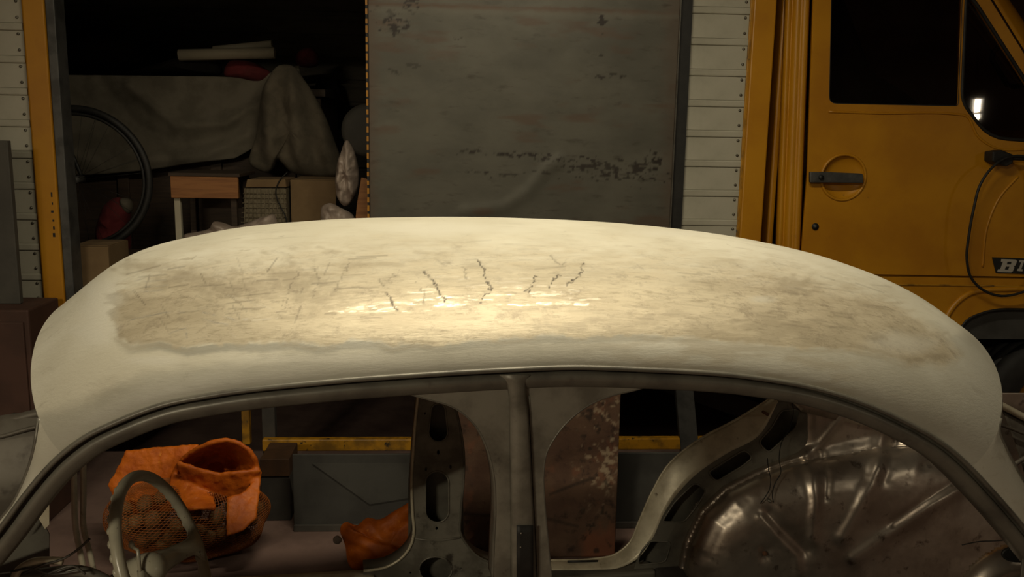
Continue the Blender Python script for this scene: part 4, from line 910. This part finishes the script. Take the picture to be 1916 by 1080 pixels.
carton('carton', [(131, 462), (202, 462)], .12, .25, M['card'], 'brown carton in front of the bicycle wheel by the yellow post')
carton('carton', [(543, 338), (628, 338)], .50, .3, M['card'], 'plain brown carton beside the woven hamper')
# woven hamper
hm = empty('woven_hamper', TR, 'pale woven hamper with lid between wooden stand and carton', 'hamper')
ha = T(460, 350, .45); hb_ = T(533, 350, .45)
prism('hamper_body', [T(456, 352, .45), T(535, 352, .45), (hb_[0]+.004, .45, FLOOR_W), (ha[0]-.03, .45, FLOOR_W)], .24, M['wicker'], hm, .006)
prism('hamper_lid', [T(462, 336, .44), T(534, 336, .44), T(536, 351, .44), T(459, 351, .44)], .26, M['card'], hm, .004)
for k in range(7):
    y = 362+k*9; tube('woven_band', [T(455-k*.7, y, .447), T(535+k*.5, y, .447)], .0028, M['wicker'], hm, 6)
for k in range(11):
    x = 460+k*7; a_ = T(x, 354, .446); tube('woven_stake', [a_, (a_[0]+(k-5)*.004, .446, 1.14)], .0022, M['wicker'], hm, 6)
tag(tube('cable', [TR.wor(T(x, y, v)) for x, y, v in ((538, 322, .44), (522, 340, .43), (516, 360, .43), (524, 385, .43), (534, 405, .43), (540, 440, .43))], .003, M['black'], None, 6, smooth_n=40), 'thin black cable hanging between the hamper and the carton', 'cable')
# small wooden stand
st_ = empty('wooden_stand', TR, 'small stand with a bright pine front board inside the truck', 'stand')
a_ = T(318, 330, .42); b_ = T(446, 372, .42)
box('front_board', (a_[0], .42, b_[2]), (b_[0], .445, a_[2]), M['wood'], st_); box('stand_top', (a_[0]-.01, .42, a_[2]), (b_[0]+.01, .75, a_[2]+.018), M['wood_d'], st_)
for u_ in (a_[0]+.005, b_[0]-.045):
    for v_ in (.446, .70): box('leg', (u_, v_, FLOOR_W), (u_+.03, v_+.03, a_[2]), M['paper'] if (v_ < .5 and u_ < -1.5) else M['wood_d'], st_)
box('back_board', (a_[0]+.02, .735, FLOOR_W), (b_[0]-.02, .75, a_[2]), M['wood_d'], st_)
# bags, plank, disc
thing(lump('plastic_bag', [(650, 262), (660, 276), (668, 300), (672, 340), (662, 372), (645, 386), (632, 370), (628, 330), (636, 290)], TR, .22, .07, M['bagw'], amp=.05, fs=22, seed=31, fold=lambda u, w: -.018*np.sin(u*110+w*12)), TR, 'full pale plastic bag hanging by the door edge', 'plastic bag')
thing(lump('plastic_bag', [(604, 385), (616, 380), (640, 390), (660, 402), (664, 440), (640, 460), (606, 450), (600, 410)], TR, .22, .07, M['bagw'], amp=.04, fs=18, seed=32), TR, 'small crumpled plastic bag on the floor below the hanging bag', 'plastic bag')
thing(lump('pink_cloth', [(395, 425), (400, 415), (415, 416), (432, 424), (460, 418), (485, 408), (498, 404), (512, 400), (520, 420), (530, 470), (420, 470), (350, 460), (345, 440), (370, 434)], TR, .22, .10, M['bagw'], amp=.05, fs=16, seed=33), TR, 'crumpled pinkish cloth in front of the woven hamper', 'cloth')
pk = prism('plank', [T(676, 332, .12), T(690, 336, .12), T(690, 480, .12), T(658, 480, .12), T(668, 380, .12)], .02, M['wood'], None, .002); thing(pk, TR, 'short pine plank standing against the door edge', 'plank')
dk = T(688, 244, .7); n = 40; V = []; rdk = .135
for a, b in ((.03, -.02), (.5, -.018), (.85, -.01), (1, 0), (1, .04), (.03, .045)): V += [(dk[0]+rdk*a*math.cos(2*math.pi*k/n), .7+b, dk[2]+rdk*a*math.sin(2*math.pi*k/n)) for k in range(n)]
thing(mk('round_lid', V, gridfaces(6, n, True), M['board']), TR, 'round grey lid standing in the truck behind the hanging bag', 'lid')
# ================================================================== FLOOR ITEMS BETWEEN CAR AND TRUCK
# rusty sheet
SV = -.66
a_ = T(800, 900, SV)[0]; b_ = T(1155, 900, SV)[0]; nu, nw_ = 160, 150
uu, ww = np.meshgrid(np.linspace(a_, b_, nu), np.linspace(0.002, .98, nw_))
P = np.stack([uu, SV+(ww-.5)*.02, ww], -1); px, py = proj(TR.wor(P.reshape(-1, 3)))
nz = fbm(px/22, py/22, 71); n3 = fbm(px/8, py/8, 72)
sh_ = patch('rusty_sheet', P, M['rust'], None, .004)
addattr(sh_, 'flake', .9*sstep(.56, .66, n3*.6+nz*.4)*sstep(70, 15, np.abs(px-1125+(py-780)*.02))*sstep(980, 900, py))
addattr(sh_, 'red', np.maximum(.55*sstep(985, 1010, py+(nz-.5)*30)*sstep(1080, 1110, px+(nz-.5)*30), .25*sstep(.55, .75, nz)))
addattr(sh_, 'dark', np.maximum(.8*sstep(.62, .72, fbm(px/12, py/12, 74))*sstep(60, 10, np.abs(px-1115)), np.maximum(.7*sstep(4, 0, np.abs(linedist(px, py, [(1030, 925), (1080, 905), (1110, 895)])-1)), .6*sstep(5, 1, linedist(px, py, [(860, 962), (940, 966), (1020, 970), (1080, 985)])))))
thing(sh_, TR, 'rusty brown steel sheet standing upright between car and truck', 'metal sheet')
# net sacks of potatoes
def sack(name, label, c, rx, ry, rz, glabel, npot, seed):
    e = bpy.data.objects.new(name, None); COL.objects.link(e); e.location = (c[0], c[1], 0); tag(e, label, 'sack', 'orange net sacks')
    nu, nv = 110, 52; V = []
    for i in range(nv):
        ph = -math.pi/2+.16+(math.pi-.32)*i/(nv-1)
        for j in range(nu):
            t = 2*math.pi*(j+.5*i)/nu; b = 1+.05*math.sin(5*t+3*ph+seed)
            V.append((rx*b*math.cos(ph)*math.cos(t), ry*b*math.cos(ph)*math.sin(t), max(.004, rz+rz*math.sin(ph))))
    o = mk('net', V, gridfaces(nv, nu, True), M['net'], e)
    w = o.modifiers.new('net', 'WIREFRAME'); w.thickness = .0024; w.use_replace = True
    r = np.random.default_rng(seed); pts = []; tries = 0; pr = .036
    while len(pts) < npot and tries < 20000:
        tries += 1; q = r.uniform(-1, 1, 3)
        if np.linalg.norm(q) > 1: continue
        p = np.array([q[0]*(rx-pr*1.25), q[1]*(ry-pr*1.25), rz+q[2]*(rz-pr*1.1)])
        if p[1] > .06 or np.linalg.norm(q) < .62: continue
        if all(np.linalg.norm(p-k) > pr*1.98 for k in pts): pts.append(p)
    return e, pts
POT = None
def potatoes(e, pts, label, group):
    global POT
    for i, p in enumerate(pts):
        if POT is None:
            bm = bmesh.new(); bmesh.ops.create_icosphere(bm, subdivisions=2, radius=.032)
            for v in bm.verts: v.co.x *= 1.12; v.co.z *= .92; v.co += v.co*.08*math.sin(v.co.x*90+v.co.z*70)
            POT = bpy.data.meshes.new('potato'); bm.to_mesh(POT); bm.free(); POT.materials.append(M['potato']); POT.shade_smooth()
        o = bpy.data.objects.new('potato', POT); COL.objects.link(o); o.location = e.location+Vector(p); o.rotation_euler = (0, rng.uniform(0, 3), rng.uniform(0, 6)); tag(o, label, 'potato', group)
def onfloor(px_, py_): d = ray(px_, py_); return CPOS-d*CPOS[2]/d[2]
s1, p1 = sack('potato_sack', 'full orange net sack of potatoes with crumpled top behind the steering wheel', (-1.27, 3.31), .32, .20, .165, '', 95, 5)
potatoes(s1, p1, 'brown potato inside the full orange net sack', 'potatoes in the net sack')
# crumpled top of the sack: folded sheet made of several rolls merged into one skin
def blob(name, parts, mt, parent, vox=.007, amp=.006, disp=.03):
    bm = bmesh.new()
    for P, R, fl in parts:
        t_ = tube('tmp', P, R, None, None, 12, smooth_n=36 if len(P) > 2 else None, flat=fl); bm.from_mesh(t_.data); me_ = t_.data; bpy.data.objects.remove(t_); bpy.data.meshes.remove(me_)
    me = bpy.data.meshes.new(name); bm.to_mesh(me); bm.free(); me.materials.append(mt); me.shade_smooth()
    o = link(bpy.data.objects.new(name, me), parent)
    r = o.modifiers.new('merge', 'REMESH'); r.mode = 'VOXEL'; r.voxel_size = vox; r.use_smooth_shade = True
    sm = o.modifiers.new('smooth', 'SMOOTH'); sm.iterations = 3
    tx = bpy.data.textures.new(name, 'CLOUDS'); tx.noise_scale = disp; d = o.modifiers.new('crumple', 'DISPLACE'); d.texture = tx; d.strength = amp*2; return o
sy = 3.30
def Wp(x, y, dv=0.): return np.array(WO.hit(x, y, sy+dv))-np.array([s1.location.x, s1.location.y, 0])
def fan(A, B, n=9, r=.011, jag=.0):      # a sheet laid as adjoining rolls between two edge paths
    A = smooth_path(A, 14); B = smooth_path(B, 14); return [([a*(1-t)+b*t for a, b in zip(A, B)], r, 1.) for t in np.linspace(0, 1, n)]
parts = []
parts += fan([Wp(236, 848, .06), Wp(300, 842, .05), Wp(372, 836, .04)], [Wp(205, 905, .05), Wp(240, 935, .02), Wp(330, 905, 0)], 12, .012)
parts += fan([Wp(322, 893, 0), Wp(340, 862, -.03), Wp(378, 836, -.05), (Wp(430, 824, -.05)), Wp(468, 845, -.04), Wp(486, 888, -.02)], [Wp(345, 880, .05), Wp(368, 862, .05), Wp(392, 856, .06), Wp(420, 852, .06), Wp(428, 866, .05), Wp(424, 884, .03)], 13, .010)
parts += fan([Wp(332, 866, -.06), Wp(372, 880, -.07), Wp(410, 888, -.07), Wp(450, 884, -.06), Wp(486, 880, -.03)], [Wp(345, 900, -.04), Wp(380, 918, -.05), Wp(420, 934, -.05), Wp(450, 926, -.04), Wp(480, 900, -.02)], 12, .010)
parts += fan([Wp(322, 890, -.02), Wp(360, 905, -.05), Wp(396, 930, -.06)], [Wp(315, 940, -.08), Wp(355, 952, -.16), Wp(402, 950, -.17)], 12, .010)
parts += fan([Wp(424, 935, -.12), Wp(455, 925, -.09), Wp(487, 890, -.02)], [Wp(423, 1000, -.20), Wp(450, 992, -.19), Wp(480, 965, -.14)], 12, .009)
parts += fan([Wp(205, 905, .05), Wp(260, 930, .02), Wp(330, 935, 0.)], [Wp(225, 965, .04), Wp(270, 955, .02), Wp(330, 950, .02)], 8, .012)
parts += fan([Wp(350, 850, .075), Wp(395, 846, .08), Wp(440, 850, .07)], [Wp(340, 905, .06), Wp(395, 905, .06), Wp(450, 905, .05)], 9, .012)
parts += [([Wp(375, 880, .02), Wp(395, 862, .03), Wp(418, 862, .03), Wp(424, 880, .02)], .012, 1.)]
parts += [([Wp(340, 905, .05), Wp(400, 898, .06), Wp(450, 905, .05)], .034, 1.)]
blob('crumpled_top', parts, M['orange'], s1, .006, .005, .035)
# second, almost empty sack
sk = lump('empty_net_sack', [(638, 984), (648, 976), (662, 985), (690, 968), (705, 972), (740, 955), (775, 935), (800, 930), (812, 1010), (790, 1062), (740, 1078), (690, 1076), (656, 1062), (646, 1020)], WO, 3.2, .05, M['orange'], amp=.03, fs=10, seed=45, back=.5, fold=lambda u, w: -.006*np.sin(u*40+w*55+3*np.sin(w*20))-.01*np.sin(u*17-w*30))
tag(rebase(sk), 'half empty crumpled orange net sack lying beside the far door pillar', 'sack', 'orange net sacks')
tg_ = lump('paper_tag', [(623, 1008), (632, 1002), (640, 1010), (634, 1018), (625, 1016)], WO, 3.16, .01, M['bagw'], sk, amp=.003)
tg_.location = -Vector(sk.location)
# board and rust brown panel at the truck's rear corner
rp = empty('rusty_locker', TR, 'rust brown steel locker standing on the floor at the truck corner', 'locker')
lu = T(62, 700, -.34)[0]; wt_ = T(20, 580, -.34)[2]
box('locker_body', (lu-.75, -.34, 0), (lu, -.06, wt_), M['rustpanel'], rp, .008); box('locker_door', (lu-.72, -.352, .06), (lu-.02, -.341, wt_-.05), M['rustpanel'], rp, .004); tube('locker_knob', [(lu-.08, -.353, .5), (lu-.08, -.38, .5)], .012, M['steel_grey'], rp, 10)
gb = box('grey_board', (T(-120, 300, -.2)[0], -.22, wt_+.001), (T(21, 300, -.2)[0], -.19, T(10, 263, -.2)[2]), M['board'], None, .003)
thing(gb, TR, 'dark grey board standing on the rust brown locker', 'board')

# dark boards leaning against the chassis between rail and floor
bv = -.40
u0_, u1_ = T(548, 900, bv)[0], T(1345, 900, bv)[0]; wt2 = T(700, 850, bv)[2]
db = empty('dark_board', TR, 'long dark grey board standing on edge on the floor below the yellow rail', 'board', at=(u0_, bv, 0))
box('face', (0, 0, 0), (u1_-u0_, .012, wt2), M['dplate'], db, .003); box('edge_batten', (0, -.012, 0), (u1_-u0_, -.0005, .03), M['under'], db, .003)
prism('patch_plate', [T(x, y, bv-.006)-[u0_, bv, 0] for x, y in ((585, 868), (780, 868), (780, 930), (692, 944))], .005, M['dplate2'], db)
cr_ = empty('dark_crate', TR, 'dark crate with a brown top board at the end of the dark grey board', 'crate', at=(T(488, 900, -.30)[0], -.30, 0))
cu_, cw2 = T(545, 900, -.30)[0]-T(488, 900, -.30)[0], T(515, 850, -.30)[2]
box('crate_body', (0, 0, 0), (cu_-.006, .2, cw2-.10), M['under'], cr_); box('top_board', (0, -.006, cw2-.10), (cu_-.006, .2, cw2-.02), M['brownwood'], cr_)
